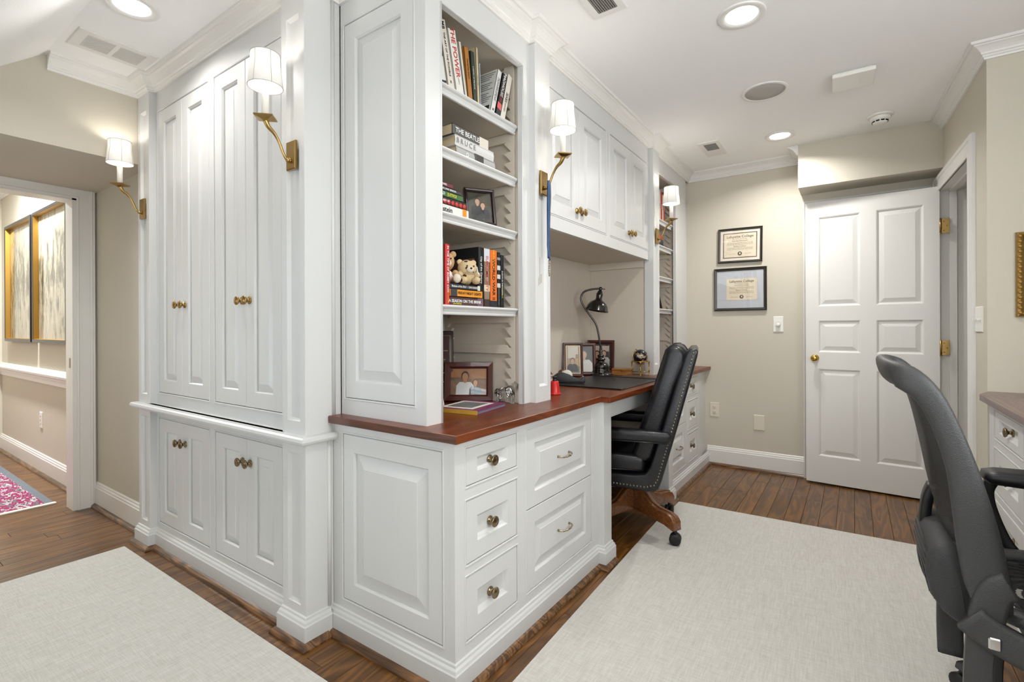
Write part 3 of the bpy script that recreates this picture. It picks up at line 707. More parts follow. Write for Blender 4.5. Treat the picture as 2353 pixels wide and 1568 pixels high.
def sconce(loc, rotz, label):
    t = thing('wall_sconce', label, 'wall lamp', loc, (0, 0, rotz), 'candle sconces on the cabinet posts')
    bp = MB(); T = lambda u, v, n: (n, u, v)
    rrings(bp, -0.027, 0.027, -0.05, 0.05, [(0, 0, 0.0), (0, 0, 0.007), (0.003, 0.003, 0.0105)], T)
    bp.build('backplate', 'brass', t)
    a = MB()
    pts = smoothpath([(0.0, 0, -0.016), (0.022, 0, -0.018), (0.034, 0, -0.004), (0.050, 0, 0.032), (0.068, 0, 0.058), (0.088, 0, 0.074), (0.098, 0, 0.092)], 5)
    k = len(pts); a.tube(pts, [0.0048 + 0.0045 * max(0, (i / (k - 1) - 0.55) / 0.45) for i in range(k)], 10)
    a.ball((0.018, 0, -0.02), (0.009, 0.009, 0.008), 10, 7); a.lathe([(0.009, 0), (0.009, 0.004)], 12, Matrix.Translation((0.0105, 0, -0.019)) @ Matrix.Rotation(PI / 2, 4, 'Y'))
    a.build('arm', 'brass', t)
    d = MB(); sq = lambda h, z: [(0.098 + h, 0, z), (0.098, h, z), (0.098 - h, 0, z), (0.098, -h, z)]
    d.rings([sq(0.008, 0.088), sq(0.016, 0.093), sq(0.042, 0.099), sq(0.042, 0.1035), sq(0.036, 0.104), sq(0.01, 0.102)], False, True, True)
    d.build('drip_plate', 'brass', t)
    MB().lathe([(0.0115, 0.101), (0.0115, 0.195), (0.0085, 0.199)], 16, Matrix.Translation((0.098, 0, 0))).build('candle_sleeve', 'candle', t)
    MB().lathe([(0.006, 0.196), (0.011, 0.212), (0.0125, 0.232), (0.008, 0.258), (0.002, 0.27)], 12, Matrix.Translation((0.098, 0, 0))).build('bulb', 'bulb', t)
    s = MB(); n = 32
    r0, r1, z0, z1 = 0.0545, 0.046, 0.203, 0.312
    prof = [(r0, z0), (r0 - 0.0035, (z0 * 2 + z1) / 3), (r1 + 0.0005, (z0 + z1 * 2) / 3), (r1, z1)]
    s.rings([[(0.098 + r * math.cos(2 * PI * i / n), r * math.sin(2 * PI * i / n), z) for i in range(n)] for r, z in prof], True, False, False)
    sh = s.build('shade', 'linen', t)
    q = MB()
    for r, z in ((r0, z0), (r1, z1)): q.tube([(0.098 + r * math.cos(2 * PI * i / n), r * math.sin(2 * PI * i / n), z) for i in range(n + 1)], 0.0013, 5)
    for i in range(6):
        c = 2 * PI * (i + 0.35) / 6; q.tube([(0.098 + r * math.cos(c), r * math.sin(c), z) for r, z in prof], 0.0009, 5)
    q.build('shade_seam', 'seam', sh)
    l = bpy.data.lights.new('sconce_lamp', 'POINT'); l.energy = SCONCE_W; l.color = (1.0, 0.95, 0.89); l.shadow_soft_size = 0.014
    o = bpy.data.objects.new('sconce_lamp', l); COL.objects.link(o); o.parent = t; o.location = (0.098, 0, 0.285)
SCONCE_W = 0.6
sconce((-2.946, 0.987, 1.70), R(-90), 'brass candle sconce on the white post beside the hall doorway')
sconce((-1.62, 0.987, 1.70), R(-90), 'brass candle sconce on the corner post of the tall cupboard')
sconce((-1.085, 1.797, 1.705), 0, 'brass candle sconce with a blue ribbon hanging from it')
sconce((-1.085, 3.27, 1.705), 0, 'brass candle sconce by the far bookcase, over the leather chair')

# blue ribbon with a beaded end, hung over the sconce arm, and the clear tag beside it
M['ribbon'] = mat('blue_satin_ribbon', '#2C4C74', 0.4, noise=0.3, nscale=40)
M['navy'] = mat('navy_satin', '#1E3F6E', 0.4, noise=0.25, nscale=50)
rb = thing('ribbon_bookmark', 'blue satin ribbon with a beaded tassel looped over a sconce arm', 'ribbon', (-1.055, 1.79, 1.31))
zz = [0.40, 0.385, 0.34, 0.28, 0.2, 0.13, 0.085, 0.065]; ww = [0.010, 0.015, 0.0165, 0.0135, 0.0125, 0.014, 0.010, 0.002]
MB().rings([[(0.002 * math.sin(k) + 0.004, -w, z), (0.002 * math.sin(k) + 0.010, -w * 0.2, z), (0.002 * math.sin(k) + 0.004, w, z), (0.002 * math.sin(k) + 0.001, w * 0.1, z)] for k, (z, w) in enumerate(zip(zz, ww))], True, True, True).build('ribbon_front', 'ribbon', rb)
MB().rings([[(-0.002, -w + 0.005, z), (0.002, 0.004, z), (-0.002, w + 0.004, z), (-0.005, 0.002, z)] for z, w in ((0.40, 0.007), (0.3, 0.012), (0.15, 0.011), (0.075, 0.006))], True, True, True).build('ribbon_back', 'navy', rb)
tb = MB()
for k in range(9): tb.ball((0.004, 0.001 * math.sin(k), 0.062 - k * 0.0075), 0.0036, 8, 5)
tb.build('beads', 'bronze', rb)
tg = thing('clear_tag', 'small clear plastic tag hanging flat against the sconce post', 'tag', (-1.0845, 1.772, 1.27))
M['clear'] = mat('frosted_plastic', '#C3C0B6', 0.25)
MB().prism([(-0.013, 0.0), (0.013, 0.016), (0.013, 0.05), (-0.008, 0.04), (-0.013, 0.03)], 0, 0.002, lambda u, v, n: (n, u, v)).build('tag_card', 'clear', tg)
MB().box(0.0, 0.0015, -0.0045, -0.0005, 0.045, 0.12).build('tag_strap', 'clear', tg)

# ---------------------------------------------------------------- rugs
def weave_mat(name, c0, c1, c2):
    m, nt, b = new_mat(name); N, L = nt.nodes, nt.links
    tc = N.new('ShaderNodeTexCoord')
    def st(sx, sy, sc):
        mp = N.new('ShaderNodeMapping'); mp.inputs['Scale'].default_value = (sx, sy, 1); L.new(tc.outputs['Object'], mp.inputs['Vector'])
        n = N.new('ShaderNodeTexNoise'); n.inputs['Scale'].default_value = sc; n.inputs['Detail'].default_value = 3; L.new(mp.outputs[0], n.inputs['Vector']); return n
    a, c, d = st(1, 0.06, 260), st(0.06, 1, 300), st(1, 1, 700)
    m1 = N.new('ShaderNodeMath'); m1.operation = 'ADD'; L.new(a.outputs['Fac'], m1.inputs[0]); L.new(c.outputs['Fac'], m1.inputs[1])
    m2 = N.new('ShaderNodeMath'); m2.operation = 'ADD'; L.new(m1.outputs[0], m2.inputs[0]); L.new(d.outputs['Fac'], m2.inputs[1])
    m3 = N.new('ShaderNodeMath'); m3.operation = 'MULTIPLY'; m3.inputs[1].default_value = 0.3333; L.new(m2.outputs[0], m3.inputs[0])
    cr = N.new('ShaderNodeValToRGB'); e = cr.color_ramp.elements
    e[0].position = 0.36; e[0].color = srgb(c0); e[1].position = 0.62; e[1].color = srgb(c2); x = e.new(0.49); x.color = srgb(c1)
    L.new(m3.outputs[0], cr.inputs[0]); L.new(cr.outputs[0], b.inputs['Base Color']); b.inputs['Roughness'].default_value = 0.95; b.inputs['Specular IOR Level'].default_value = 0.1
    bp = N.new('ShaderNodeBump'); bp.inputs['Strength'].default_value = 0.5; bp.inputs['Distance'].default_value = 0.002; L.new(m3.outputs[0], bp.inputs['Height']); L.new(bp.outputs[0], b.inputs['Normal'])
    return m
M['rug'] = weave_mat('pale_woven_rug', '#B9B6AE', '#C8C5BE', '#D4D2CB')
def flat_rug(name, label, loc, rotz, sx, sy, material, t=0.006):
    o = MB().box(0, sx, -sy, 0, 0, t).build(name, material, bevel=0.003)
    o.location = loc; o.rotation_euler = (0, 0, rotz); return tag(o, label, 'rug')
flat_rug('area_rug', 'pale grey woven rug lying along the desk under both chairs', (-0.928, 3.121, 0.0005), R(1.9), 1.235, 3.9, 'rug')
flat_rug('area_rug', 'pale grey woven rug in front of the tall cupboard', (-3.008, 0.922, 0.0005), 0, 2.06, 1.3, 'rug')
def persian():
    m, nt, b = new_mat('magenta_patterned_rug'); N, L = nt.nodes, nt.links
    tc = N.new('ShaderNodeTexCoord')
    mp = N.new('ShaderNodeMapping'); mp.inputs['Scale'].default_value = (1, 2.2, 1); L.new(tc.outputs['Object'], mp.inputs['Vector'])
    n = N.new('ShaderNodeTexNoise'); n.inputs['Scale'].default_value = 11; n.inputs['Detail'].default_value = 6; n.inputs['Distortion'].default_value = 0.8; L.new(mp.outputs[0], n.inputs['Vector'])
    v = N.new('ShaderNodeTexVoronoi'); v.inputs['Scale'].default_value = 28; L.new(mp.outputs[0], v.inputs['Vector'])
    ad = N.new('ShaderNodeMath'); ad.operation = 'MULTIPLY_ADD'; ad.inputs[1].default_value = 0.35; L.new(v.outputs['Distance'], ad.inputs[0]); L.new(n.outputs['Fac'], ad.inputs[2])
    cr = N.new('ShaderNodeValToRGB'); cr.color_ramp.interpolation = 'CONSTANT'; e = cr.color_ramp.elements
    e[0].position = 0; e[0].color = srgb('#4C464C'); e[1].position = 0.50; e[1].color = srgb('#9C9A9A')
    for p, c in ((0.56, '#C4C6C5'), (0.63, '#8C1F58'), (0.72, '#A01C5C'), (0.80, '#6D6A70')): x = e.new(p); x.color = srgb(c)
    L.new(ad.outputs[0], cr.inputs[0]); L.new(cr.outputs[0], b.inputs['Base Color']); b.inputs['Roughness'].default_value = 0.95
    return m
M['persian'] = persian(); M['fringe'] = mat('cream_rug_binding', '#DAD6CC', 0.9, noise=0.1, nscale=300)
M['rugedge'] = mat('grey_blue_rug_border', '#6F757C', 0.95, noise=0.35, nscale=120)
pr = thing('runner_rug', 'magenta and grey patterned rug on the hall floor', 'rug', (-5.0, 0.5, 0.0005))
MB().box(-6.35, -4.155, -0.3, 0.862, 0.0005, 0.0075).build('rug_field', 'persian', pr, world=True)
MB().box(-6.35, -4.155, 0.862, 0.905, 0.0005, 0.007).build('rug_border', 'rugedge', pr, world=True)
MB().box(-4.155, -4.118, -0.3, 0.912, 0.0005, 0.007).build('rug_binding', 'fringe', pr, world=True)

# ---------------------------------------------------------------- framed things
def frame_ring(mb, w, h, fw, prof, T):
    """mitred frame w x h, prof = (distance in from the outer edge, proud)"""
    return rrings(mb, -w / 2, w / 2, -h / 2, h / 2, [(a, a, n) for a, n in prof], T, cap1=False, cap0=False)
TFAR = lambda u, v, n: (u, -n, v)         # hangs on a wall facing -y
M['glass'] = sheet_glass('picture_glass', 0.06)
M['blackframe'] = mat('black_frame', '#1B1A1A', 0.3)
M['frameline'] = mat('silver_gilt_line', '#A79A7C', 0.3, 0.8)
M['matcream'] = mat('cream_mat_board', '#EDE4D4', 0.9)
M['matgrey'] = mat('pale_blue_grey_mat', '#C9CCD2', 0.9)
M['parch'] = mat('parchment', '#E9DCC2', 0.8, noise=0.03, nscale=20)
M['ink'] = mat('print_ink', '#4B443A', 0.8)
M['inkgrey'] = mat('faded_print_ink', '#9C907C', 0.8)
M['maroonline'] = mat('maroon_fillet', '#5A2F28', 0.6)
def diploma(name, label, cx, cz, w, h, fw, tilt, matmat, mw, prof, line):
    t = thing(name, label, 'diploma', (cx, YF - 0.001, cz), (0, R(tilt), 0))
    f = MB(); frame_ring(f, w, h, fw, [(0, 0.0), (0, 0.014), (0.003, 0.018), (fw * 0.55, 0.016), (fw * 0.6, 0.013), (fw, 0.010), (fw, 0.004)], TFAR)
    f.build('frame', 'blackframe', t)
    g = MB(); a = fw * 0.62
    frame_ring(g, w, h, 0, [(a, 0.0132), (a, 0.0148), (a + 0.0014, 0.0145), (a + 0.0014, 0.012)], TFAR); g.build('gilt_line', 'frameline', t)
    MB().box(-w / 2 + fw, w / 2 - fw, -0.006, -0.004, -h / 2 + fw, h / 2 - fw).build('mat_board', matmat, t)
    pw, ph = w - 2 * fw - 2 * mw[0], h - 2 * fw - 2 * mw[1]; ox = mw[2]
    if line: MB().box(-pw / 2 - 0.006 + ox, pw / 2 + 0.006 + ox, -0.0066, -0.006, -ph / 2 - 0.006, ph / 2 + 0.006).build('fillet', 'maroonline', t)
    doc = MB().box(-pw / 2 + ox, pw / 2 + ox, -0.0072, -0.006, -ph / 2, ph / 2).build('certificate', 'parch', t)
    y = -0.0074; A = lambda x, z: axes((x + ox, y, z), (1, 0, 0), (0, 0, 1))
    text('Lafayette College', doc, 'ink', A(0, ph * 0.37), ph * 0.15)
    text('The Trustees of the College', doc, 'inkgrey', A(0, ph * 0.27), ph * 0.05)
    text('Know all by these presents', doc, 'ink', A(0, ph * 0.19), ph * 0.055)
    ln = MB()
    for k, (z, wd) in enumerate(((0.11, 0.8), (0.07, 0.8), (0.03, 0.8), (-0.10, 0.8), (-0.14, 0.8), (-0.18, 0.8))):
        x = -wd / 2
        while x < wd / 2 - 0.01:
            l = random.uniform(0.03, 0.09); x1 = min(x + l, wd / 2)
            ln.box(x * pw + ox, x1 * pw + ox, y, y + 0.0002, z * ph - ph * 0.007, z * ph + ph * 0.007); x = x1 + 0.015
    for x0, x1, z in ((-0.36, -0.12, -0.36), (0.14, 0.36, -0.36)):
        pts = [((x0 + (x1 - x0) * i / 14) * pw + ox, y, z * ph + ph * 0.03 * math.sin(i * 2.2) * (0.4 + 0.6 * ((i * 7) % 5) / 5)) for i in range(15)]
        ln.tube(pts, 0.0007, 4)
    ln.build('printed_lines', 'inkgrey', doc)
    text('Bachelor of Science', doc, 'ink', A(0, -0.04 * ph), ph * 0.06)
    sl = MB(); X = Matrix.Translation((ox, y + 0.0002, -ph * 0.35)) @ Matrix.Rotation(PI / 2, 4, 'X')
    sl.lathe([(ph * 0.085, 0), (ph * 0.085, 0.0004), (ph * 0.07, 0.0005)], 24, X, False); sl.build('seal', 'ink', doc)
    MB().ball((ox + 0.001, y - 0.0006, -ph * 0.345), (ph * 0.035, 0.0003, ph * 0.045), 10, 6).build('seal_head', 'parch', doc)
    MB().box(-w / 2 + fw, w / 2 - fw, -0.0115, -0.0105, -h / 2 + fw, h / 2 - fw).build('glass', 'glass', t)
diploma('framed_diploma', 'black framed certificate with a wide cream mat, upper of the two', -0.724, 1.729, 0.316, 0.268, 0.017, 0.8, 'matcream', (0.026, 0.026, 0), None, True)
diploma('framed_diploma', 'black framed certificate with a pale blue-grey mat, lower of the two', -0.725, 1.388, 0.375, 0.332, 0.021, 0.0, 'matgrey', (0.058, 0.062, 0.012), None, False)

# hall art
def art_mat(seed, warm):
    m, nt, b = new_mat('abstract_wash_print'); N, L = nt.nodes, nt.links
    tc = N.new('ShaderNodeTexCoord'); mp = N.new('ShaderNodeMapping'); mp.inputs['Location'].default_value = (seed, 0, seed * 1.7); mp.inputs['Scale'].default_value = (7, 1, 2.2)
    L.new(tc.outputs['Object'], mp.inputs['Vector'])
    n = N.new('ShaderNodeTexNoise'); n.inputs['Scale'].default_value = 2.2; n.inputs['Detail'].default_value = 9; n.inputs['Roughness'].default_value = 0.72; L.new(mp.outputs[0], n.inputs['Vector'])
    sx = N.new('ShaderNodeSeparateXYZ'); L.new(tc.outputs['Object'], sx.inputs[0])
    g = N.new('ShaderNodeMath'); g.operation = 'ABSOLUTE'; L.new(sx.outputs['Z'], g.inputs[0])
    g2 = N.new('ShaderNodeMath'); g2.operation = 'MULTIPLY_ADD'; g2.inputs[1].default_value = 0.34; L.new(g.outputs[0], g2.inputs[0]); L.new(n.outputs['Fac'], g2.inputs[2])
    cr = N.new('ShaderNodeValToRGB'); e = cr.color_ramp.elements
    e[0].position = 0.44; e[0].color = srgb('#3A372C'); e[1].position = 0.72; e[1].color = srgb('#D8D0BC')
    for p, c in ((0.52, '#7C765F'), (0.58, '#B9B098')): x = e.new(p); x.color = srgb(c)
    L.new(g2.outputs[0], cr.inputs[0]); L.new(cr.outputs[0], b.inputs['Base Color']); b.inputs['Roughness'].default_value = 0.8
    return m
M['gilt'] = mat('gilt_inner_edge', '#A8803A', 0.45, 0.8)
for k, (x0, x1, lab) in enumerate(((-6.04, -5.195, 'tall black framed abstract print on the hall wall, farther from the doorway'), (-5.15, -4.30, 'tall black framed abstract print on the hall wall, nearer the doorway'))):
    w, h = x1 - x0, 0.985; t = thing('framed_print', lab, 'picture', ((x0 + x1) / 2, YH - 0.001, 1.49))
    f = MB(); frame_ring(f, w, h, 0, [(0, 0.0), (0, 0.04), (0.003, 0.043), (0.022, 0.043), (0.024, 0.04)], TFAR); f.build('frame', 'blackframe', t)
    f = MB(); frame_ring(f, w, h, 0, [(0.024, 0.04), (0.0245, 0.04), (0.027, 0.010), (0.027, 0.004)], TFAR); f.build('inner_frame', 'gilt', t)
    MB().box(-w / 2 + 0.026, w / 2 - 0.026, -0.008, -0.003, -h / 2 + 0.026, h / 2 - 0.026).build('print_sheet', art_mat(3.1 + 5 * k, k), t)
    MB().box(-w / 2 + 0.027, w / 2 - 0.027, -0.0125, -0.0115, -h / 2 + 0.027, h / 2 - 0.027).build('glass', 'glass', t)
# gold ornate frame in the nook
gf = thing('framed_picture', 'ornate gold framed picture on the pale wall above the side counter', 'picture', (0.78, 3.004, 1.315))
f = MB(); frame_ring(f, 0.408, 0.366, 0, [(0, 0), (0, 0.012), (0.004, 0.02), (0.012, 0.024), (0.02, 0.020), (0.026, 0.014), (0.026, 0.004)], TFAR); f.build('frame', 'gilt_dark' if 'gilt_dark' in M else 'brass', gf)
orn = MB()
for k in range(16):
    z = -0.165 + k * 0.022
    for x in (-0.192, 0.192): orn.ball((x, -0.021, z), (0.0085, 0.006, 0.0085), 8, 6)
for k in range(17):
    x = -0.176 + k * 0.022
    for z in (-0.171, 0.171): orn.ball((x, -0.021, z), (0.0085, 0.006, 0.0085), 8, 6)
orn.build('carved_scrolls', 'gilt', gf)
MB().box(-0.18, 0.18, -0.006, -0.003, -0.16, 0.16).build('picture_sheet', mat('pale_blue_window_reflection', '#A9BDCB', 0.6, noise=0.2, nscale=9), gf)  # bluish window reflection is put into the sheet colour
MB().box(-0.18, 0.18, -0.011, -0.010, -0.16, 0.16).build('glass', 'glass', gf)

# ---------------------------------------------------------------- switches and outlets
M['almond'] = mat('almond_plastic', '#DDD5C2', 0.4)
def wall_plate(name, label, cat, loc, rotz, w, h, material):
    t = thing(name, label, cat, loc, (0, 0, rotz))
    mb = MB(); rrings(mb, -w / 2, w / 2, -h / 2, h / 2, [(0, 0, 0), (0, 0, 0.003), (0.003, 0.003, 0.006)], TFAR); mb.build('plate', material, t); return t
t = wall_plate('power_outlet', 'almond double power outlet on the far wall beside the drawer cabinet', 'outlet', (-0.915, YF, 0.438), 0, 0.07, 0.114, 'almond')
for z in (0.02, -0.02):
    s = MB().lathe([(0.0155, 0), (0.0155, 0.002), (0.0145, 0.0025)], 20, Matrix.Translation((0, -0.0055, z)) @ Matrix.Rotation(PI / 2, 4, 'X')).build('socket', 'almond', t)
    q = MB().box(-0.0075, -0.005, -0.0085, -0.007, z, z + 0.008).box(0.005, 0.0075, -0.0085, -0.007, z, z + 0.007); q.ball((0, -0.0078, z - 0.006), (0.0026, 0.0006, 0.0026), 8, 5); q.build('socket_slots', 'dark', s)
t = wall_plate('dimmer_switch', 'white rotary dimmer switch on the far wall below the certificates', 'switch', (-0.463, YF, 1.115), 0, 0.068, 0.116, 'plastic')
MB().lathe([(0.016, 0), (0.014, 0.016), (0.011, 0.018)], 18, Matrix.Translation((0, -0.006, -0.004)) @ Matrix.Rotation(PI / 2, 4, 'X')).build('dial', 'plastic', t)
MB().box(-0.014, 0.014, -0.0085, -0.005, 0.018, 0.036).build('badge', 'plastic', t)
t = wall_plate('blank_plate', 'plain almond cover plate low on the far wall', 'cover plate', (-0.594, YF, 0.367), 0, 0.076, 0.116, 'almond')
for z in (0.03, -0.03): MB().lathe([(0.003, 0), (0.002, 0.001)], 8, Matrix.Translation((0, -0.006, z)) @ Matrix.Rotation(PI / 2, 4, 'X')).build('screw', 'almond', t)
t = wall_plate('light_switch', 'white three-toggle light switch beside the open doorway', 'switch', (WX(3.122), 3.122, 1.125), R(-90 + 2.85), 0.118, 0.118, 'plastic')
for x in (-0.034, 0, 0.034): MB().box(x - 0.004, x + 0.004, -0.018, -0.005, -0.004, 0.006).build('toggle', 'plastic', t)
t = wall_plate('light_switch', 'white toggle switch plate low on the hall wall', 'switch', (-5.1, YH, 0.405), 0, 0.07, 0.12, 'plastic')
for z in (0.03, 0.0, -0.03): MB().box(-0.006, 0.006, -0.013, -0.005, z - 0.008, z + 0.008).build('toggle', 'plastic', t)

# ---------------------------------------------------------------- ceiling fittings
M['grille'] = mat('grey_grille_metal', '#8F8C86', 0.6)  # flat grey for vent backings and the greyer louvres
M['mesh'] = mat('speaker_mesh', '#B4B1AB', 0.7, noise=0.1, nscale=900)
def vent(name, label, cx, cy, sx, sy, banks, along_x, nsl, slat='trim'):
    t = thing(name, label, 'vent', (cx, cy, ZC)); T = lambda u, v, n: (u, v, -n)
    f = MB()
    us = sorted([-sx / 2, sx / 2] + [q for b in banks for q in b[:2]])
    rrings(f, -sx / 2, sx / 2, -sy / 2, sy / 2, [(0, 0, 0), (0, 0, 0.003), (0.004, 0.004, 0.006)], T, cap1=False)
    u0, u1 = -sx / 2 + 0.004, sx / 2 - 0.004; v0, v1 = -sy / 2 + 0.004, sy / 2 - 0.004
    bs = sorted(banks, key=lambda b: b[2])
    prev = v0
    for a, b, c, d in bs:
        frect(f, u0, u1, prev, c, 0.004, 0.006, T); frect(f, u0, a, c, d, 0.004, 0.006, T); frect(f, b, u1, c, d, 0.004, 0.006, T); prev = d
    frect(f, u0, u1, prev, v1, 0.004, 0.006, T)
    f.build('frame', 'trim', t)
    for a, b, c, d in banks:
        MB().box(a, b, c, d, -0.0012, -0.0002).build('backing', 'grille', t)
        for k in range(nsl):
            if along_x: x = (a, b, c + (k + 0.5) * (d - c) / nsl - 0.002, c + (k + 0.5) * (d - c) / nsl + 0.002)
            else: x = (a + (k + 0.5) * (b - a) / nsl - 0.002, a + (k + 0.5) * (b - a) / nsl + 0.002, c, d)
            MB().box(x[0], x[1], x[2], x[3], -0.0055, -0.001).build('louvre', slat, t)
vent('ceiling_vent', 'wide white return-air grille with two louvre banks over the tall cupboard', -2.718, 0.80, 0.19, 0.285, [(-0.062, 0.062, -0.105, -0.008), (-0.062, 0.062, 0.008, 0.105)], False, 13)
vent('ceiling_vent', 'small white ceiling vent near the far wall', -0.81, 3.637, 0.135, 0.305, [(-0.035, 0.045, -0.115, 0.02)], True, 12, 'grille')
vent('ceiling_vent', 'white ceiling vent cut by the top edge, above the near bookcase', -0.79, 1.73, 0.14, 0.22, [(-0.04, 0.04, -0.06, 0.08)], False, 9, 'grille')
sp = thing('ceiling_speaker', 'round grey-meshed speaker set flush in the ceiling', 'speaker', (-0.386, 2.918, ZC))
MB().rings([[(r * math.cos(2 * PI * i / 36), r * math.sin(2 * PI * i / 36), z) for i in range(36)] for r, z in ((0.112, 0), (0.112, -0.004), (0.108, -0.006), (0.096, -0.006), (0.095, -0.003))], True, False, False).build('bezel', 'trim', sp)
MB().lathe([(0.0955, -0.001), (0.094, -0.0045), (0.05, -0.0052), (0.004, -0.0055)], 36).build('grille', 'mesh', sp)
wp = thing('wireless_router', 'thin square white wireless router box on the ceiling', 'router', (0.0, 2.97, ZC), (0, 0, R(2)))
MB().box(-0.08, 0.08, -0.055, 0.1, -0.012, 0).build('mounting_base', 'trim', wp, bevel=0.006, seg=3)
MB().box(-0.088, 0.088, -0.07, 0.11, -0.03, -0.010).build('housing', 'plastic', wp, bevel=0.004, seg=3)
MB().box(-0.06, 0.06, -0.0565, -0.055, -0.010, -0.008).build('slot', 'dark', wp)
sm = thing('smoke_detector', 'round white smoke detector on the ceiling by the beam', 'smoke detector', (0.13, 3.64, ZC))
MB().lathe([(0.066, 0), (0.066, -0.008), (0.062, -0.012), (0.054, -0.013)], 28).build('base', 'plastic', sm)
MB().lathe([(0.052, -0.012), (0.052, -0.024), (0.047, -0.031), (0.040, -0.034), (0.036, -0.046), (0.030, -0.05), (0.003, -0.051)], 28).build('cover', 'plastic', sm)
vv = MB()
for k in range(10):
    a = 2 * PI * k / 10; vv.cbox(0, 0, 0, 0.003, 0.017, 0.007, Matrix.Rotation(a, 4, 'Z') @ Matrix.Translation((0.0385, 0, -0.040)))
vv.build('air_slots', 'dark', sm)

# ---------------------------------------------------------------- right-hand counter and drawers
M['counter2'] = wood('grey_brown_worktop', '#5A4540', '#77605A', '#8A746B', 1.6, 0.35, 1, 0.15, 0.0, 0.6, 0.5)
cw = thing('side_worktop', 'grey-brown wooden worktop of the side counter under the gold frame', 'worktop', (0.9, 2.0, 0.776))
poly_slab([(0.440, 0.9), (1.29, 0.9), (1.29, 3.003), (0.4885, 3.003), (0.440, 2.87)], 0.776, 0.803).build('slab', 'counter2', cw, world=True, bevel=0.0015)
cd = thing('side_drawer_cabinet', 'white drawer cabinet under the grey-brown side worktop', 'cabinet', (0.9, 2.0, 0))
TSd = lambda u, v, n: (0.466 - n, u, v)
MB().box(0.486, 1.29, 2.28, 2.84, 0.0, 0.776).build('carcass', 'white', cd, world=True)
MB().box(0.50, 1.29, 2.84, 3.003, 0.0, 0.776).build('filler_panel', 'white', cd, world=True)
mb = MB(); cols = [(2.33, 2.745)]; rws = [(0.642, 0.755), (0.428, 0.6), (0.2, 0.39)]
us = [2.28] + sorted(q for c in cols for q in c) + [2.84]
for k in range(0, len(us), 2): frect(mb, us[k], us[k + 1], 0, 0.776, -0.02, 0, TSd)
for a, b in cols:
    for z0, z1 in ((0, 0.2), (0.39, 0.428), (0.6, 0.642), (0.755, 0.776)): frect(mb, a, b, z0, z1, -0.02, 0, TSd)
    for c, d in rws: bead(mb, a, b, c, d, 0, TSd)
mb.build('face_frame', 'white', cd, world=True)
for a, b in cols:
    for k, (c, d) in enumerate(rws):
        f = panel_front('drawer', cd, TSd, a + 0.002, b - 0.002, c + 0.002, d - 0.002, 0, 0.07, 0.03 if k == 0 else 0.05, 'sunk'); knob(f, TSd, (a + b) / 2, (c + d) / 2, -0.0148, 'bronze')
MB().sweep([(0.466, 2.84), (0.466, 2.28), (1.29, 2.28)], PLINTH).build('plinth', 'white', cd, world=True)
# ---------------------------------------------------------------- leather desk chair
M['leather'] = mat('black_leather', '#15161A', 0.33, bump=0.35, bscale=140, noise=0.25, nscale=14, spec=0.55)
M['leather_edge'] = mat('black_leather_piping', '#101114', 0.3)
M['nail'] = mat('antique_nailheads', '#8E8474', 0.3, 1.0)
M['chairwood'] = wood('walnut_chair_base', '#4A2A14', '#7B4B27', '#935C31', 3.0, 0.28, 0, 0.4, 0.0, 0.6)
M['rubber'] = mat('black_caster', '#161616', 0.5)
ch = thing('desk_chair', 'black leather desk chair with nailhead trim and a wooden swivel base', 'chair', (-1.0, 2.605, 0.007), (0, 0, R(14)))
OX = -0.945
TCh = lambda u, v, n: (u - OX, n, v - 0.022)
def offset_poly(poly, d):
    """shrink a convex-ish outline towards its centre line by roughly d"""
    n = len(poly); out = []
    for i in range(n):
        a, b, c = Vector(poly[i - 1]), Vector(poly[i]), Vector(poly[(i + 1) % n])
        d0 = (b - a).normalized(); d1 = (c - b).normalized()
        n0 = Vector((d0.y, -d0.x)); n1 = Vector((d1.y, -d1.x)); m = n0 + n1
        m = m / max(0.35, m.dot(n0)) if m.length > 1e-5 else n0
        out.append(tuple(b - m * d))
    return out
def area2(p): return sum(p[i][0] * p[(i + 1) % len(p)][1] - p[(i + 1) % len(p)][0] * p[i][1] for i in range(len(p)))
def padded(mb, poly, y0, y1, r, T, bulge=0.0):
    """prism with well-rounded ends, as an upholstered slab"""
    if area2(poly) > 0: poly = poly[::-1]     # clockwise, so that right normal points outward... inset uses it
    s = 1
    test = offset_poly(poly, 0.001)
    if abs(area2(test)) > abs(area2(poly)): s = -1
    loops = []
    steps = [(1.0, 0.0), (0.62, 0.10), (0.29, 0.30), (0.08, 0.62), (0.0, 1.0)]
    for a, b in steps: loops.append([T(u, v, y0 + r * b) for u, v in offset_poly(poly, s * r * a * 0.8)])
    for a, b in steps[::-1]: loops.append([T(u, v, y1 - r * b) for u, v in offset_poly(poly, s * r * a * 0.8)])
    return mb.rings(loops, True, True, True)
shell = [(-0.612, 0.965), (-0.607, 0.992), (-0.618, 1.006), (-0.645, 1.004), (-0.662, 0.985), (-0.70, 0.86), (-0.77, 0.62), (-0.832, 0.42), (-0.855, 0.388), (-0.90, 0.378), (-1.20, 0.374), (-1.27, 0.372), (-1.285, 0.35), (-1.275, 0.322), (-1.24, 0.310), (-1.0, 0.306), (-0.85, 0.300), (-0.812, 0.302), (-0.79, 0.318), (-0.775, 0.36), (-0.70, 0.63), (-0.65, 0.82)]
padded(MB(), shell, -0.275, 0.275, 0.012, TCh).build('outer_shell', 'leather', ch)
back = [(-0.650, 0.93), (-0.660, 0.975), (-0.682, 1.005), (-0.705, 1.018), (-0.735, 1.015), (-0.757, 0.995), (-0.770, 0.955), (-0.835, 0.74), (-0.90, 0.55), (-0.925, 0.475), (-0.92, 0.45), (-0.895, 0.435), (-0.855, 0.43), (-0.818, 0.45), (-0.782, 0.565), (-0.702, 0.81)]
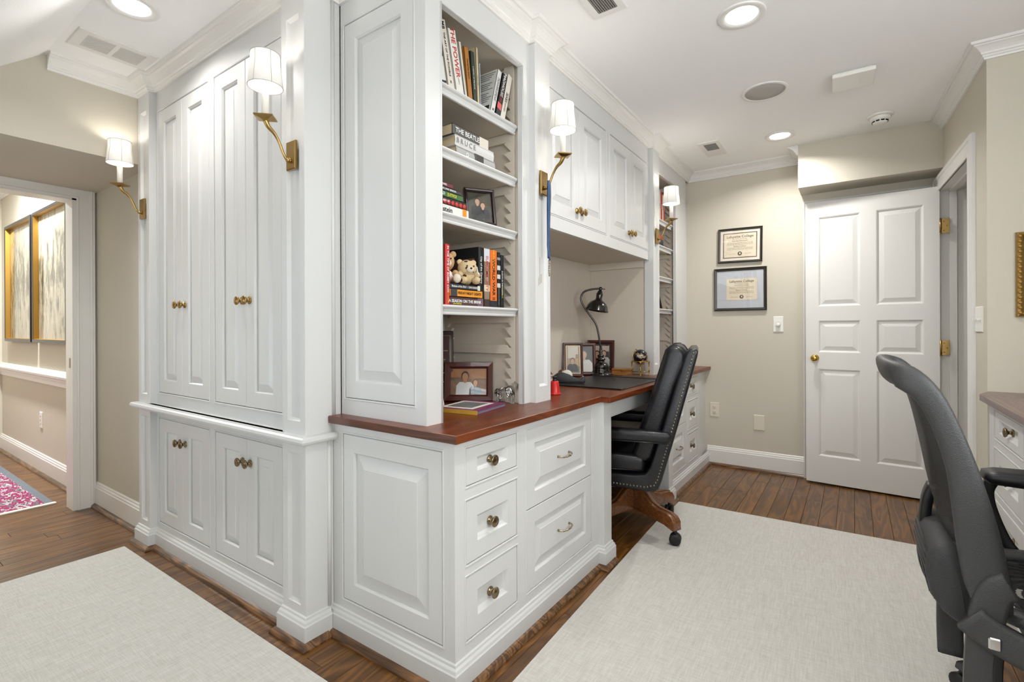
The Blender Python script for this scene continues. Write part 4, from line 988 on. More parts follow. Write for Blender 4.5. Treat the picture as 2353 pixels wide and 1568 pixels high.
bk = padded(MB(), back, -0.245, 0.245, 0.035, TCh).build('back_cushion', 'leather', ch)
q = MB()
for s in (-1, 1):
    for dy, k in ((0.212, 0.006), (0.150, 0.0)):
        pp = offset_poly(back, -0.001) if True else back
        pts = [TCh(u, v, s * dy) for u, v in pp]
        q.tube(pts[:11], 0.0035, 6)
q.build('piping', 'leather_edge', bk)
seat = [(-0.86, 0.38), (-0.855, 0.43), (-0.865, 0.462), (-0.90, 0.472), (-1.05, 0.478), (-1.22, 0.474), (-1.275, 0.46), (-1.292, 0.43), (-1.288, 0.40), (-1.27, 0.38), (-1.05, 0.376)]
st = padded(MB(), seat, -0.25, 0.25, 0.03, TCh).build('seat_cushion', 'leather', ch)
q = MB()
for s in (-1, 1):
    q.tube([TCh(u, v + 0.004, s * 0.24) for u, v in ((-0.875, 0.455), (-1.05, 0.462), (-1.25, 0.455), (-1.285, 0.43))], 0.0035, 6)
    q.tube([TCh(u, v, s * 0.247) for u, v in ((-0.865, 0.395), (-1.05, 0.39), (-1.25, 0.39), (-1.285, 0.40))], 0.0035, 6)
q.build('piping', 'leather_edge', st)
for s in (-1, 1):
    arm = [(-0.735, 0.548), (-0.728, 0.585), (-0.745, 0.602), (-0.90, 0.604), (-1.15, 0.606), (-1.24, 0.602), (-1.262, 0.585), (-1.258, 0.558), (-1.235, 0.546), (-1.0, 0.543)]
    a = padded(MB(), arm, s * 0.268 - 0.032, s * 0.268 + 0.032, 0.018, TCh).build('armrest', 'leather', ch)
    post = [(-1.13, 0.33), (-1.12, 0.55), (-1.22, 0.55), (-1.235, 0.45), (-1.215, 0.33)]
    padded(MB(), post, s * 0.262 - 0.02, s * 0.262 + 0.02, 0.01, TCh).build('arm_post', 'leather', a)
    MB().tube([TCh(u, 0.549, s * 0.301) for u in (-0.745, -0.9, -1.1, -1.24)], 0.003, 6).build('piping', 'leather_edge', a)
nl = MB()
edge = [(-0.628, 0.985), (-0.672, 0.82), (-0.722, 0.63), (-0.795, 0.365), (-0.812, 0.335), (-0.85, 0.322), (-1.0, 0.327), (-1.25, 0.331)]
def along(pts, step):
    out = []; carry = 0.0
    for (a, b) in zip(pts, pts[1:]):
        a, b = Vector(a), Vector(b); L_ = (b - a).length; t = carry
        while t < L_: out.append(a + (b - a) * (t / L_)); t += step
        carry = t - L_
    return out
for s in (-1, 1):
    for p in along(edge, 0.0165): nl.ball(TCh(p.x, p.y, s * 0.2745), (0.0052, 0.0035, 0.0052), 6, 4)
nl.build('nailhead_trim', 'nail', ch, kind='stuff')
MB().lathe([(0.028, 0.2), (0.028, 0.3)], 16).box(-0.08, 0.08, -0.06, 0.06, 0.275, 0.30).build('swivel_column', 'rubber', ch)
leg_p = [(0.0, 0.235), (0.05, 0.232), (0.09, 0.205), (0.14, 0.165), (0.19, 0.15), (0.25, 0.148), (0.285, 0.138), (0.302, 0.115), (0.304, 0.075), (0.29, 0.070), (0.24, 0.085), (0.16, 0.092), (0.08, 0.098), (0.0, 0.10)]
for k in range(4):
    X = Matrix.Rotation(R(-38 + 90 * k), 4, 'Z')
    lg = padded(MB(), leg_p, -0.0275, 0.0275, 0.006, lambda u, v, n: X @ Vector((u, n, v))).build('base_leg', 'chairwood', ch)
    MB().tube([X @ Vector((u, sgn * 0.0, v + 0.001)) for u, v in leg_p[1:8] for sgn in (1,)], 0.006, 6).build('ridge', 'chairwood', lg)
    c = MB(); w = Vector((0.288, 0, 0.0)); Y = Matrix.Rotation(R(35), 4, 'Z')
    for d in (-0.0135, 0.0135):
        c.lathe([(0.012, -0.010), (0.026, -0.010), (0.0285, -0.006), (0.0285, 0.006), (0.026, 0.010), (0.012, 0.010)], 18, X @ Matrix.Translation((0.288, 0, 0.0285)) @ Y @ Matrix.Translation((0, d, 0)) @ Matrix.Rotation(PI / 2, 4, 'X'))
    c.lathe([(0.009, 0.03), (0.009, 0.075)], 10, X @ Matrix.Translation((0.288, 0, 0)))
    c.build('caster', 'rubber', ch)

# ---------------------------------------------------------------- mesh task chair facing the side counter
M['graphite'] = mat('graphite_plastic', '#414141', 0.42, bump=0.5, bscale=420, noise=0.08, nscale=60)
M['graphite2'] = mat('dark_graphite_foam', '#383839', 0.6, bump=0.7, bscale=300)
M['black2'] = mat('black_arm_pad', '#111214', 0.38, bump=0.1, bscale=300)
def mesh_mat():
    m, nt, b = new_mat('woven_suspension_mesh'); N, L = nt.nodes, nt.links; out = N['Material Output']
    tc = N.new('ShaderNodeTexCoord')
    w = N.new('ShaderNodeTexWave'); w.inputs['Scale'].default_value = 110; w.bands_direction = 'Z'; w.inputs['Distortion'].default_value = 1.5; w.inputs['Detail'].default_value = 2
    L.new(tc.outputs['Object'], w.inputs['Vector'])
    cr = N.new('ShaderNodeValToRGB'); cr.color_ramp.elements[0].position = 0.35; cr.color_ramp.elements[1].position = 0.6
    cr.color_ramp.elements[0].color = (0.45, 0.45, 0.45, 1); cr.color_ramp.elements[1].color = (1, 1, 1, 1)
    L.new(w.outputs['Fac'], cr.inputs[0])
    t = N.new('ShaderNodeBsdfTransparent'); mx = N.new('ShaderNodeMixShader')
    b.inputs['Base Color'].default_value = srgb('#1B1B1D'); b.inputs['Roughness'].default_value = 0.5
    L.new(cr.outputs[0], mx.inputs[0]); L.new(t.outputs[0], mx.inputs[1]); L.new(b.outputs[0], mx.inputs[2]); L.new(mx.outputs[0], out.inputs[0])
    return m
M['susp'] = mesh_mat()
eg = thing('task_chair', 'graphite mesh task chair facing the side counter', 'chair', (0.42, 1.76, 0.007))
EO = Vector((0.42, 1.76, 0.007))
YN, YQ = 1.55, 1.97
rail = [(0.262, 0.44), (0.250, 0.50), (0.238, 0.575), (0.224, 0.665), (0.206, 0.76), (0.178, 0.855), (0.148, 0.922), (0.115, 0.958)]
top_w = Vector((-0.25, 0, 0.97))
path = []; wide = []; hw = []; ht = []
def nrm(i):
    a = Vector((rail[max(i - 1, 0)][0], 0, rail[max(i - 1, 0)][1])); b = Vector((rail[min(i + 1, 7)][0], 0, rail[min(i + 1, 7)][1]))
    d = (b - a).normalized(); return Vector((d.z, 0, -d.x))
WH = [0.032, 0.041, 0.041, 0.036, 0.029, 0.026, 0.027, 0.031]
for i, (x, z) in enumerate(rail): path.append((x, YN, z)); wide.append(nrm(i)); hw.append(WH[i]); ht.append(0.017)
for y, x, z in ((YN + 0.025, 0.090, 0.972), (YN + 0.075, 0.078, 0.975), (YN + 0.14, 0.072, 0.978), ((YN + YQ) / 2, 0.070, 0.980), (YQ - 0.14, 0.072, 0.978), (YQ - 0.075, 0.078, 0.975), (YQ - 0.025, 0.090, 0.972)):
    path.append((x, y, z)); wide.append(top_w); hw.append(0.032); ht.append(0.016)
for i in range(7, -1, -1): x, z = rail[i]; path.append((x, YQ, z)); wide.append(nrm(i)); hw.append(WH[i]); ht.append(0.017)
# refine
pts = smoothpath(path, 3); wd = smoothpath(wide, 3); hws = smoothpath([(h, t, 0) for h, t in zip(hw, ht)], 3)
loops = []
for i, p in enumerate(pts):
    t = (pts[min(i + 1, len(pts) - 1)] - pts[max(i - 1, 0)]).normalized()
    w = (wd[i] - t * wd[i].dot(t)).normalized(); n = t.cross(w)
    a, b = hws[i][0], hws[i][1]
    loops.append([p + w * a * math.copysign(abs(math.cos(c)) ** 0.75, math.cos(c)) + n * b * math.copysign(abs(math.sin(c)) ** 0.75, math.sin(c)) - EO for c in [2 * PI * j / 14 for j in range(14)]])
MB().rings(loops, True, True, True).build('back_frame', 'graphite', eg)
# groove line on the rail and the membrane
ms = MB(); L2 = []
prof = smoothpath([(x, 0, z) for x, z in rail] , 3)
for p in prof:
    row = []
    for j in range(13):
        s = j / 12; bul = math.sin(PI * s)
        row.append((p.x - 0.022 - 0.035 * bul * math.sin(PI * min(1, max(0, (p.z - 0.42) / 0.56))) - EO.x, YN + 0.005 + (YQ - YN - 0.01) * s - EO.y, p.z - EO.z))
    L2.append(row)
ms.rings(L2, True, False, False, False)
ms.build('back_mesh', 'susp', eg)
# lumbar pad, with slider clips at both ends
lum = [(0.150, 0.60), (0.175, 0.612), (0.205, 0.598), (0.232, 0.56), (0.243, 0.50), (0.236, 0.45), (0.222, 0.412), (0.198, 0.418), (0.165, 0.44), (0.142, 0.475), (0.132, 0.53), (0.136, 0.575)]
lp = padded(MB(), lum, 1.59, 1.93, 0.03, lambda u, v, n: Vector((u + 0.014, n, v - 0.055)) - EO).build('lumbar_pad', 'graphite2', eg)
rb_ = MB()
for k in range(9):
    z = 0.445 + k * 0.0165
    zs = [(0.44, 0.165), (0.475, 0.142), (0.53, 0.132), (0.575, 0.136), (0.60, 0.15)]
    x = next(a[1] + (b[1] - a[1]) * (z - a[0]) / (b[0] - a[0]) for a, b in zip(zs, zs[1:]) if a[0] <= z <= b[0])
    rb_.tube([Vector((x + 0.0145, y, z - 0.055)) - EO for y in (1.625, 1.76, 1.895)], 0.0022, 5)
rb_.build('pad_ribs', 'black2', lp)
for y in (1.635, 1.885): MB().cbox(0.218 - EO.x, y - EO.y, 0.47 - EO.z, 0.035, 0.022, 0.17).build('slider_clip', 'black2', eg, bevel=0.006, seg=2)
# back carrier behind the pad: spine that curves down to the tilt base
def bar(mb, pts, hw_, th): 
    pts = smoothpath(pts, 4); lp_ = []
    for i, p in enumerate(pts):
        t = (pts[min(i + 1, len(pts) - 1)] - pts[max(i - 1, 0)]).normalized(); n = Vector((0, 1, 0)).cross(t).normalized()
        lp_.append([p + Vector((0, 1, 0)) * hw_ * sy + n * th * sn - EO for sy, sn in ((-1, -0.7), (-0.8, -1), (0.8, -1), (1, -0.7), (1, 0.7), (0.8, 1), (-0.8, 1), (-1, 0.7))])
    return mb.rings(lp_, True, True, True)
bar(MB(), [(0.185, 1.86, 0.635), (0.172, 1.86, 0.59), (0.165, 1.86, 0.50), (0.165, 1.86, 0.41), (0.20, 1.85, 0.34), (0.27, 1.80, 0.29), (0.40, 1.76, 0.28)], 0.028, 0.012).build('back_spine', 'black2', eg)
# near and far uprights that carry the arms
for y in (1.535, 1.985):
    s = 1 if y > 1.76 else -1
    up = bar(MB(), [(0.238, y, 0.10), (0.236, y, 0.2), (0.238, y, 0.32), (0.246, y, 0.43), (0.262, y, 0.492), (0.285, y, 0.51)], 0.014, 0.030).build('arm_upright', 'graphite', eg)
    bar(MB(), [(0.262, y - s * 0.001 + s * 0.0155, 0.14), (0.262, y + s * 0.0155, 0.3), (0.265, y + s * 0.0155, 0.36)], 0.0012, 0.008).build('slot', 'black2', up)
    yk = bar(MB(), [(0.215, y + s * 0.012, 0.425), (0.26, y + s * 0.014, 0.395), (0.33, y + s * 0.02, 0.372), (0.43, y + s * 0.03, 0.365), (0.60, y + s * 0.03, 0.37)], 0.013, 0.034).build('arm_yoke', 'graphite', eg)
    MB().cbox(0.255 - EO.x, y - s * 0.0 + s * 0.028 - EO.y, 0.385 - EO.z, 0.022, 0.008, 0.028).build('pivot_bolt', 'chrome', yk, bevel=0.003)
    padp = [(0.325, 0.628), (0.312, 0.642), (0.316, 0.660), (0.345, 0.668), (0.45, 0.672), (0.58, 0.668), (0.60, 0.655), (0.585, 0.635), (0.45, 0.625)]
    pd = padded(MB(), padp, y + s * 0.03 - 0.045, y + s * 0.03 + 0.045, 0.018, lambda u, v, n: Vector((u, n, v)) - EO).build('arm_pad', 'black2', eg)
    bar(MB(), [(0.335, y + s * 0.03, 0.632), (0.325, y + s * 0.03, 0.60), (0.335, y + s * 0.03, 0.54), (0.37, y + s * 0.028, 0.45), (0.43, y + s * 0.02, 0.38)], 0.014, 0.014).build('arm_bracket', 'black2', pd)
# seat: frame and mesh
fr_pts = [(0.255, 1.62, 0.425), (0.245, 1.76, 0.42), (0.255, 1.90, 0.425), (0.34, 1.975, 0.43), (0.52, 1.985, 0.44), (0.66, 1.95, 0.43), (0.69, 1.76, 0.415), (0.66, 1.57, 0.43), (0.52, 1.535, 0.44), (0.34, 1.545, 0.43)]
ring = smoothpath(fr_pts + fr_pts[:1], 4)
MB().tube([p - EO for p in ring], 0.022, 10, flat=0.8).build('seat_frame', 'graphite', eg)
sm_ = MB(); cen = Vector((0.47, 1.76, 0.40))
rings_ = []
for f in (1.0, 0.7, 0.4, 0.08): rings_.append([cen + (p - cen) * f + Vector((0, 0, -0.01 * (1 - f))) - EO for p in ring[:-1]])
sm_.rings(rings_, True, False, True).build('seat_mesh', 'susp', eg)
# base under the seat
MB().lathe([(0.03, 0.1), (0.03, 0.33)], 14, Matrix.Translation((0.03, 0, 0))).cbox(0.03, 0, 0.33, 0.2, 0.16, 0.07).build('tilt_base', 'graphite', eg, bevel=0.004)
for k in range(5):
    X = Matrix.Translation((0.03, 0, 0)) @ Matrix.Rotation(R(60 + 72 * k), 4, 'Z')
    MB().rings([[X @ Vector((r, w * sy, z + h * sz)) for sy, sz in ((-1, 0), (-0.6, 1), (0.6, 1), (1, 0))] for r, w, z, h in ((0.03, 0.035, 0.075, 0.05), (0.15, 0.026, 0.07, 0.035), (0.29, 0.02, 0.065, 0.02))], False, True, True).build('base_arm', 'graphite', eg, bevel=0.004)
    c = MB()
    for d in (-0.012, 0.012): c.lathe([(0.02, -0.009), (0.026, -0.006), (0.026, 0.006), (0.02, 0.009)], 16, X @ Matrix.Translation((0.28, d, 0.0265)) @ Matrix.Rotation(PI / 2, 4, 'X'))
    c.lathe([(0.008, 0.03), (0.008, 0.07)], 8, X @ Matrix.Translation((0.28, 0, 0)))
    c.build('caster', 'rubber', eg)
# ---------------------------------------------------------------- books
pal = {}
def pm(col, rough=0.5):
    k = (col, rough)
    if k not in pal: pal[k] = mat('printed_cover_' + col.strip('#'), col, rough, noise=0.04, nscale=60)
    return pal[k]
M['page'] = mat('page_edges', '#D9C8A6', 0.9, noise=0.12, nscale=500, stretch=(1, 1, 1))
M['pagew'] = mat('white_page_edges', '#E4DCC9', 0.9, noise=0.1, nscale=500)
M['ink_white'] = mat('white_lettering', '#EFEFEA', 0.6); M['ink_black'] = mat('black_lettering', '#1A1A1A', 0.6)
M['ink_red'] = mat('red_lettering', '#C23A34', 0.6); M['ink_yel'] = mat('yellow_lettering', '#E3D23A', 0.6); M['ink_org'] = mat('orange_lettering', '#D9822B', 0.6); M['ink_gry'] = mat('grey_lettering', '#8A8A88', 0.6)
def book(label, loc, t, h, d, col, lean=0, flat=False, titles=(), bands=(), page='page', group='books on the shelves', yaw=0, soft=True):
    rot = (R(90), 0, R(yaw)) if flat else (R(lean), 0, R(yaw))
    b = thing('book', label, 'book', loc, rot, group)
    c = 0.0014 if soft else 0.0026
    e = 0.0 if soft else 0.003
    cv = MB().box(-d, 0, 0, c, 0, h).box(-d, 0, t - c, t, 0, h)
    n = 6; bul = 0.0 if soft else 0.004
    prof = [(-0.0025 + bul * math.sin(PI * i / n), t * i / n) for i in range(n + 1)]
    cv.add([(x, y, z) for z in (0, h) for x, y in prof] + [(x - 0.002, y, z) for z in (0, h) for x, y in prof],
           [(i, i + 1, n + 2 + i, n + 1 + i) for i in range(n)] + [(2 * n + 2 + i, 2 * n + 3 + i, 3 * n + 4 + i, 3 * n + 3 + i) for i in range(n)])
    if soft: cv.box(-0.003, 0, 0, t, 0, h)
    cv = cv.build('cover', pm(col), b)
    MB().box(-d + 0.003 + e, -0.003, c, t - c, e + 0.001, h - e - 0.001).build('pages', page, b)
    x0 = 0.0005 + (0.0018 if not soft else 0)
    for z0, z1, bc in bands: MB().box(-0.002, x0, 0.0002, t - 0.0002, z0, z1).build('spine_band', pm(bc), cv)
    for body, zc, size, ink in titles:
        text(body, cv, ink, axes((x0 + 0.0006, t / 2, zc), (0, 0, -1), (0, 1, 0)), size)
    return b
Z1, Z2, Z3, Z4 = 1.9275, 1.7105, 1.4905, 1.1735
XS = -1.165
book('white book with a black band, leaning at the post end of the top shelf', (XS, 1.252, Z1), 0.036, 0.235, 0.16, '#E2E1DC', 12, titles=[('JOURNEY', 0.14, 0.018, 'ink_white')], bands=[(0.10, 0.18, '#26282A'), (0.012, 0.02, '#26282A')], page='pagew')
book('cream book with small dark lettering, second from the post on the top shelf', (XS, 1.297, Z1), 0.034, 0.235, 0.16, '#DDD6C8', 13, titles=[('THE ART OF THE POSSIBLE', 0.12, 0.012, 'ink_black'), ('MB', 0.215, 0.02, 'ink_black'), ('M', 0.03, 0.012, 'ink_gry')], page='pagew')
book('thick white book with large red lettering on the top shelf', (XS, 1.340, Z1), 0.042, 0.222, 0.16, '#E6E2D9', 13, titles=[('THE POWER', 0.145, 0.030, 'ink_red'), ('LARRY', 0.05, 0.008, 'ink_gry')], page='pagew')
book('slim greyish white book beside the red-lettered one', (XS, 1.386, Z1), 0.014, 0.20, 0.15, '#CFCDC0', 11, page='pagew')
book('orange-brown book on the top shelf', (XS, 1.405, Z1), 0.026, 0.195, 0.15, '#B0722F', 8, titles=[('COLLECTED ESSAYS', 0.12, 0.008, 'ink_black')], bands=[(0.0, 0.002, '#7B4A1C')])
book('dark green book on the top shelf', (XS, 1.435, Z1), 0.020, 0.195, 0.15, '#2E3A30', 6, titles=[('A HISTORY OF THE STATE', 0.1, 0.007, 'ink_white')])
book('cream and tan book standing upright by the open gap of the top shelf', (XS, 1.4575, Z1), 0.014, 0.222, 0.16, '#C9B994', 3, titles=[('notes on design', 0.1, 0.006, 'ink_gry')])
book('very thin pale blue booklet by the open gap of the top shelf', (XS, 1.4735, Z1), 0.006, 0.17, 0.15, '#C8D3DC', 2, page='pagew')
bk_ = book('white paperback with a printed back cover, tilted to the side on the top shelf', (XS + 0.005, 1.528, Z1 + 0.007), 0.026, 0.198, 0.13, '#DADAD4', -16, titles=[('POWERSPEAK', 0.11, 0.017, 'ink_gry'), ('M', 0.02, 0.012, 'ink_black')], page='page')
ln_ = MB()
for k in range(15):
    if k in (4, 9): continue
    z = 0.185 - k * 0.0095; ln_.box(-0.12, -0.01 - 0.008 * ((k * 5) % 4), -0.0004, 0.0, z, z + 0.0042)
ln_.build('cover_print', 'ink_gry', bk_)
MB().box(-0.045, -0.01, -0.0006, 0, 0.012, 0.034).build('bar_code', 'ink_black', bk_)
book('black paperback with a pink disc on the spine, tilted on the top shelf', (XS + 0.006, 1.562, Z1 + 0.0075), 0.027, 0.195, 0.13, '#2A2426', -16, titles=[('MADHOUSE', 0.145, 0.020, 'ink_white'), ('on the', 0.085, 0.014, 'ink_red')], bands=[(0.035, 0.062, '#D8605C')])
book('cream paperback with black lettering, tilted against the notched strip', (XS + 0.007, 1.592, Z1 + 0.009), 0.032, 0.205, 0.13, '#DFD8CB', -16, titles=[('SIXES', 0.10, 0.019, 'ink_black'), ('DAVID', 0.055, 0.013, 'ink_gry')])
# second shelf, lying flat
book('grey book with a photographic spine, bottom of the flat stack of three', (-1.172, 1.574, Z2), 0.040, 0.232, 0.17, '#A9A9A6', flat=True, soft=False, titles=[('D    ', 0.16, 0.02, 'ink_white')], bands=[(0.075, 0.12, '#3D3833'), (0.12, 0.128, '#57504A')], page='page')
book('silver-white book, middle of the flat stack of three', (-1.172, 1.566, Z2 + 0.0405), 0.037, 0.230, 0.17, '#D5D4D0', flat=True, soft=False, titles=[('B R U C E', 0.17, 0.026, 'ink_gry')], page='page')
book('dark grey book with white capitals, top of the flat stack of three', (-1.175, 1.535, Z2 + 0.078), 0.037, 0.209, 0.16, '#4B4B4A', flat=True, titles=[('THE BEATLES', 0.12, 0.025, 'ink_white')], bands=[(0.0, 0.055, '#D9CFC2')], page='page')
# third shelf, flat stack of five
book('white book with an orange end band, bottom of the stack beside the framed wedding photo', (-1.172, 1.41, Z3), 0.036, 0.20, 0.15, '#DCDBD6', flat=True, titles=[('einstein', 0.13, 0.026, 'ink_black')], bands=[(0.012, 0.034, '#E38B25')], page='pagew')
sp_ = book('black book with red dots along the spine in the five-book stack', (-1.174, 1.40, Z3 + 0.0365), 0.026, 0.195, 0.15, '#26211F', flat=True, titles=[('THE BEST OF', 0.12, 0.009, 'ink_white')], page='pagew')
dt_ = MB()
for k in range(7): dt_.lathe([(0.009, 0), (0.009, 0.0006)], 12, Matrix.Translation((0.0004, 0.010, 0.012 + k * 0.021)) @ Matrix.Rotation(PI / 2, 4, 'Y'))
dt_.build('red_dots', 'ink_red', sp_)
book('green book with yellow lettering in the five-book stack', (-1.176, 1.383, Z3 + 0.063), 0.021, 0.18, 0.14, '#3E6B3C', flat=True, titles=[('WILD', 0.115, 0.014, 'ink_white'), ('JUSTICE', 0.06, 0.014, 'ink_yel')], page='pagew')
book('slim charcoal book in the five-book stack', (-1.178, 1.376, Z3 + 0.0845), 0.015, 0.175, 0.14, '#3A393B', flat=True, titles=[('THE LONG SEASON', 0.07, 0.009, 'ink_white')], page='pagew')
book('small maroon book, top of the five-book stack', (-1.18, 1.333, Z3 + 0.100), 0.016, 0.13, 0.12, '#6E2F38', flat=True, titles=[('STORIES', 0.05, 0.009, 'ink_white')], page='pagew')
# fourth shelf
book('green book at the post end of the fourth shelf', (XS - 0.004, 1.238, Z4), 0.033, 0.228, 0.16, '#4C6A45', titles=[('THE GREEN FIELDS', 0.12, 0.014, 'ink_yel')], page='pagew')
book('bright red book with white lettering on the fourth shelf', (XS, 1.2735, Z4), 0.023, 0.212, 0.15, '#C3282C', titles=[('IN THE TIME OF BOBBY COX', 0.125, 0.0125, 'ink_white'), ('LANG WHITAKER', 0.03, 0.006, 'ink_yel')], soft=False, page='pagew')
b_ = book('brown-purple book, lowest of the flat three under the stuffed bears', (XS, 1.487, Z4), 0.031, 0.188, 0.14, '#4E3335', flat=True, titles=[('A SEASON ON THE BRINK', 0.105, 0.0155, 'ink_white')], bands=[(0.0, 0.035, '#6E5460')], page='pagew')
text('JOHN FEINSTEIN', b_, 'ink_yel', axes((0.0007, 0.006, 0.15), (0, 0, -1), (0, 1, 0)), 0.006)
book('orange book with a black and white end, middle of the flat three under the bears', (XS + 0.002, 1.479, Z4 + 0.0315), 0.027, 0.182, 0.14, '#DF9127', flat=True, titles=[('FRIDAY NIGHT LIGHTS', 0.075, 0.013, 'ink_black')], bands=[(0.145, 0.18, '#3A3A3A')], page='pagew')
book('dark grey book, top of the flat three under the bears', (XS + 0.001, 1.469, Z4 + 0.059), 0.0185, 0.174, 0.14, '#3C3D42', flat=True, titles=[('Bottom of the 33rd  •  DAN BARRY', 0.09, 0.0098, 'ink_white')], bands=[(0.003, 0.018, '#D8D2C8')], page='pagew')
bb = book('large black book with a brown panel on its cover, behind the bears', (XS - 0.003, 1.490 - 0.0275, Z4), 0.0275, 0.227, 0.17, '#141619', titles=[('City of the Century', 0.14, 0.013, 'ink_white'), ('MILLER', 0.03, 0.008, 'ink_white')], soft=False, page='pagew')
MB().box(-0.155, -0.02, -0.0006, 0, 0.03, 0.185).build('cover_panel', pm('#6B4638'), bb)
book('thick book with a pale grey top and photo-collage spine on the fourth shelf', (XS, 1.4925, Z4), 0.036, 0.226, 0.16, '#8A7460', titles=[('SUPREME CITY', 0.13, 0.021, 'ink_red'), ('DONALD L. MILLER', 0.13, 0.007, 'ink_white')], bands=[(0.175, 0.225, '#C9CDD2'), (0.06, 0.085, '#D2C4A8'), (0.0, 0.03, '#3A2C26')], page='pagew')
book('thick orange book with black lettering on the fourth shelf', (XS, 1.530, Z4), 0.046, 0.225, 0.16, '#DE6D22', titles=[('WORLD WAR II', 0.11, 0.023, 'ink_black'), ('THE STORY OF', 0.19, 0.011, 'ink_yel')], bands=[(0.0, 0.026, '#22262E')], page='pagew')
book('black book with four small white pictures on the spine', (XS, 1.577, Z4), 0.021, 0.221, 0.16, '#1D1F23', titles=[('MASTERS OF THE AIR', 0.045, 0.007, 'ink_gry')], bands=[(0.15, 0.168, '#C9CACA'), (0.115, 0.132, '#C9CACA'), (0.08, 0.097, '#C9CACA'), (0.19, 0.2, '#8E8F90')], page='pagew')
book('black book with yellow and white spine lettering by the notched strip', (XS, 1.599, Z4), 0.023, 0.212, 0.16, '#16181B', titles=[('D-DAYS IN THE PACIFIC', 0.10, 0.009, 'ink_white'), ('DONALD L. MILLER', 0.065, 0.006, 'ink_yel')], page='pagew')

# ---------------------------------------------------------------- stuffed bears on the flat books
def fur(name, base, spot=None, sc=26):
    m, nt, b = new_mat(name); N, L = nt.nodes, nt.links
    tc = N.new('ShaderNodeTexCoord'); n = N.new('ShaderNodeTexNoise'); n.inputs['Scale'].default_value = 420; L.new(tc.outputs['Object'], n.inputs['Vector'])
    mx = N.new('ShaderNodeMix'); mx.data_type = 'RGBA'; c = srgb(base)
    mx.inputs[6].default_value = tuple(x * 0.75 for x in c[:3]) + (1,); mx.inputs[7].default_value = tuple(min(1, x * 1.12) for x in c[:3]) + (1,)
    L.new(n.outputs['Fac'], mx.inputs[0]); src = mx.outputs[2]
    if spot:
        v = N.new('ShaderNodeTexVoronoi'); v.inputs['Scale'].default_value = sc; v.inputs['Randomness'].default_value = 0.9
        n3 = N.new('ShaderNodeTexNoise'); n3.inputs['Scale'].default_value = 60; L.new(tc.outputs['Object'], n3.inputs['Vector'])
        ad = N.new('ShaderNodeVectorMath'); ad.operation = 'MULTIPLY_ADD'; ad.inputs[1].default_value = (0.012, 0.012, 0.012); L.new(n3.outputs['Color'], ad.inputs[0]); L.new(tc.outputs['Object'], ad.inputs[2])
        L.new(ad.outputs[0], v.inputs['Vector'])
        cr = N.new('ShaderNodeValToRGB'); cr.color_ramp.elements[0].position = 0.30; cr.color_ramp.elements[1].position = 0.36; cr.color_ramp.elements[0].color = (1, 1, 1, 1); cr.color_ramp.elements[1].color = (0, 0, 0, 1)
        L.new(v.outputs['Distance'], cr.inputs[0])
        m2 = N.new('ShaderNodeMix'); m2.data_type = 'RGBA'; m2.inputs[7].default_value = srgb(spot); L.new(cr.outputs[0], m2.inputs[0]); L.new(src, m2.inputs[6]); src = m2.outputs[2]
    L.new(src, b.inputs['Base Color']); b.inputs['Roughness'].default_value = 1.0
    bp = N.new('ShaderNodeBump'); bp.inputs['Strength'].default_value = 0.9; bp.inputs['Distance'].default_value = 0.003; L.new(n.outputs['Fac'], bp.inputs['Height']); L.new(bp.outputs[0], b.inputs['Normal'])
    return m
M['leopard'] = fur('spotted_plush', '#D8C096', '#3B2A1C', 42); M['tan'] = fur('tan_plush', '#C9A77C'); M['cream'] = fur('cream_plush', '#E2D6C2'); M['noseblk'] = mat('black_stitching', '#17181C', 0.4); M['shirt'] = mat('white_bear_shirt', '#E8E6E0', 0.9)
def blob(parts, smooth=2):
    """several overlapping balls remeshed into one soft body"""
    mb = MB()
    for c, r in parts: mb.ball(c, r, 14, 10)
    return mb
bz = Z4 + 0.0785
lb = thing('stuffed_bear', 'small leopard-spotted stuffed bear sitting on the flat books', 'stuffed toy', (-1.185, 1.412, bz + 0.001), (0, 0, R(62)))
blob([((0, 0, 0.030), (0.034, 0.030, 0.030)), ((0, -0.008, 0.060), (0.037, 0.034, 0.032))]).build('body', 'leopard', lb)
for s in (-1, 1):
    MB().ball((s * 0.027, -0.002, 0.083), (0.012, 0.007, 0.011), 10, 7).build('ear', 'leopard', lb)
    MB().ball((s * 0.026, -0.032, 0.014), (0.016, 0.024, 0.014), 10, 7).build('leg', 'leopard', lb)
    MB().ball((s * 0.034, -0.018, 0.036), (0.012, 0.016, 0.013), 10, 7).build('arm', 'leopard', lb)
    MB().ball((s * 0.013, -0.0395, 0.066), 0.0032, 8, 5).build('eye', 'noseblk', lb)
MB().ball((0, -0.036, 0.053), (0.016, 0.012, 0.012), 10, 7).build('muzzle', 'cream', lb)
MB().ball((0, -0.047, 0.057), (0.005, 0.003, 0.004), 8, 5).build('nose', 'noseblk', lb)
tgm = MB().box(-0.001, 0.001, -0.012, 0.012, 0.0, 0.03, Matrix.Translation((0.03, -0.03, 0.033)) @ Matrix.Rotation(R(-20), 4, 'X')).build('ear_tag', 'shirt', lb)
tb = thing('stuffed_bear', 'tan stuffed bear in a white shirt tucked behind the red book', 'stuffed toy', (-1.225, 1.342, bz + 0.001), (0, 0, R(55)))
blob([((0, 0, 0.026), (0.03, 0.026, 0.028))]).build('body', 'shirt', tb)
MB().ball((-0.002, -0.004, 0.082), (0.034, 0.031, 0.036), 16, 11).build('head', 'tan', tb)
MB().ball((-0.002, -0.033, 0.072), (0.017, 0.016, 0.015), 10, 7).build('muzzle', 'cream', tb)
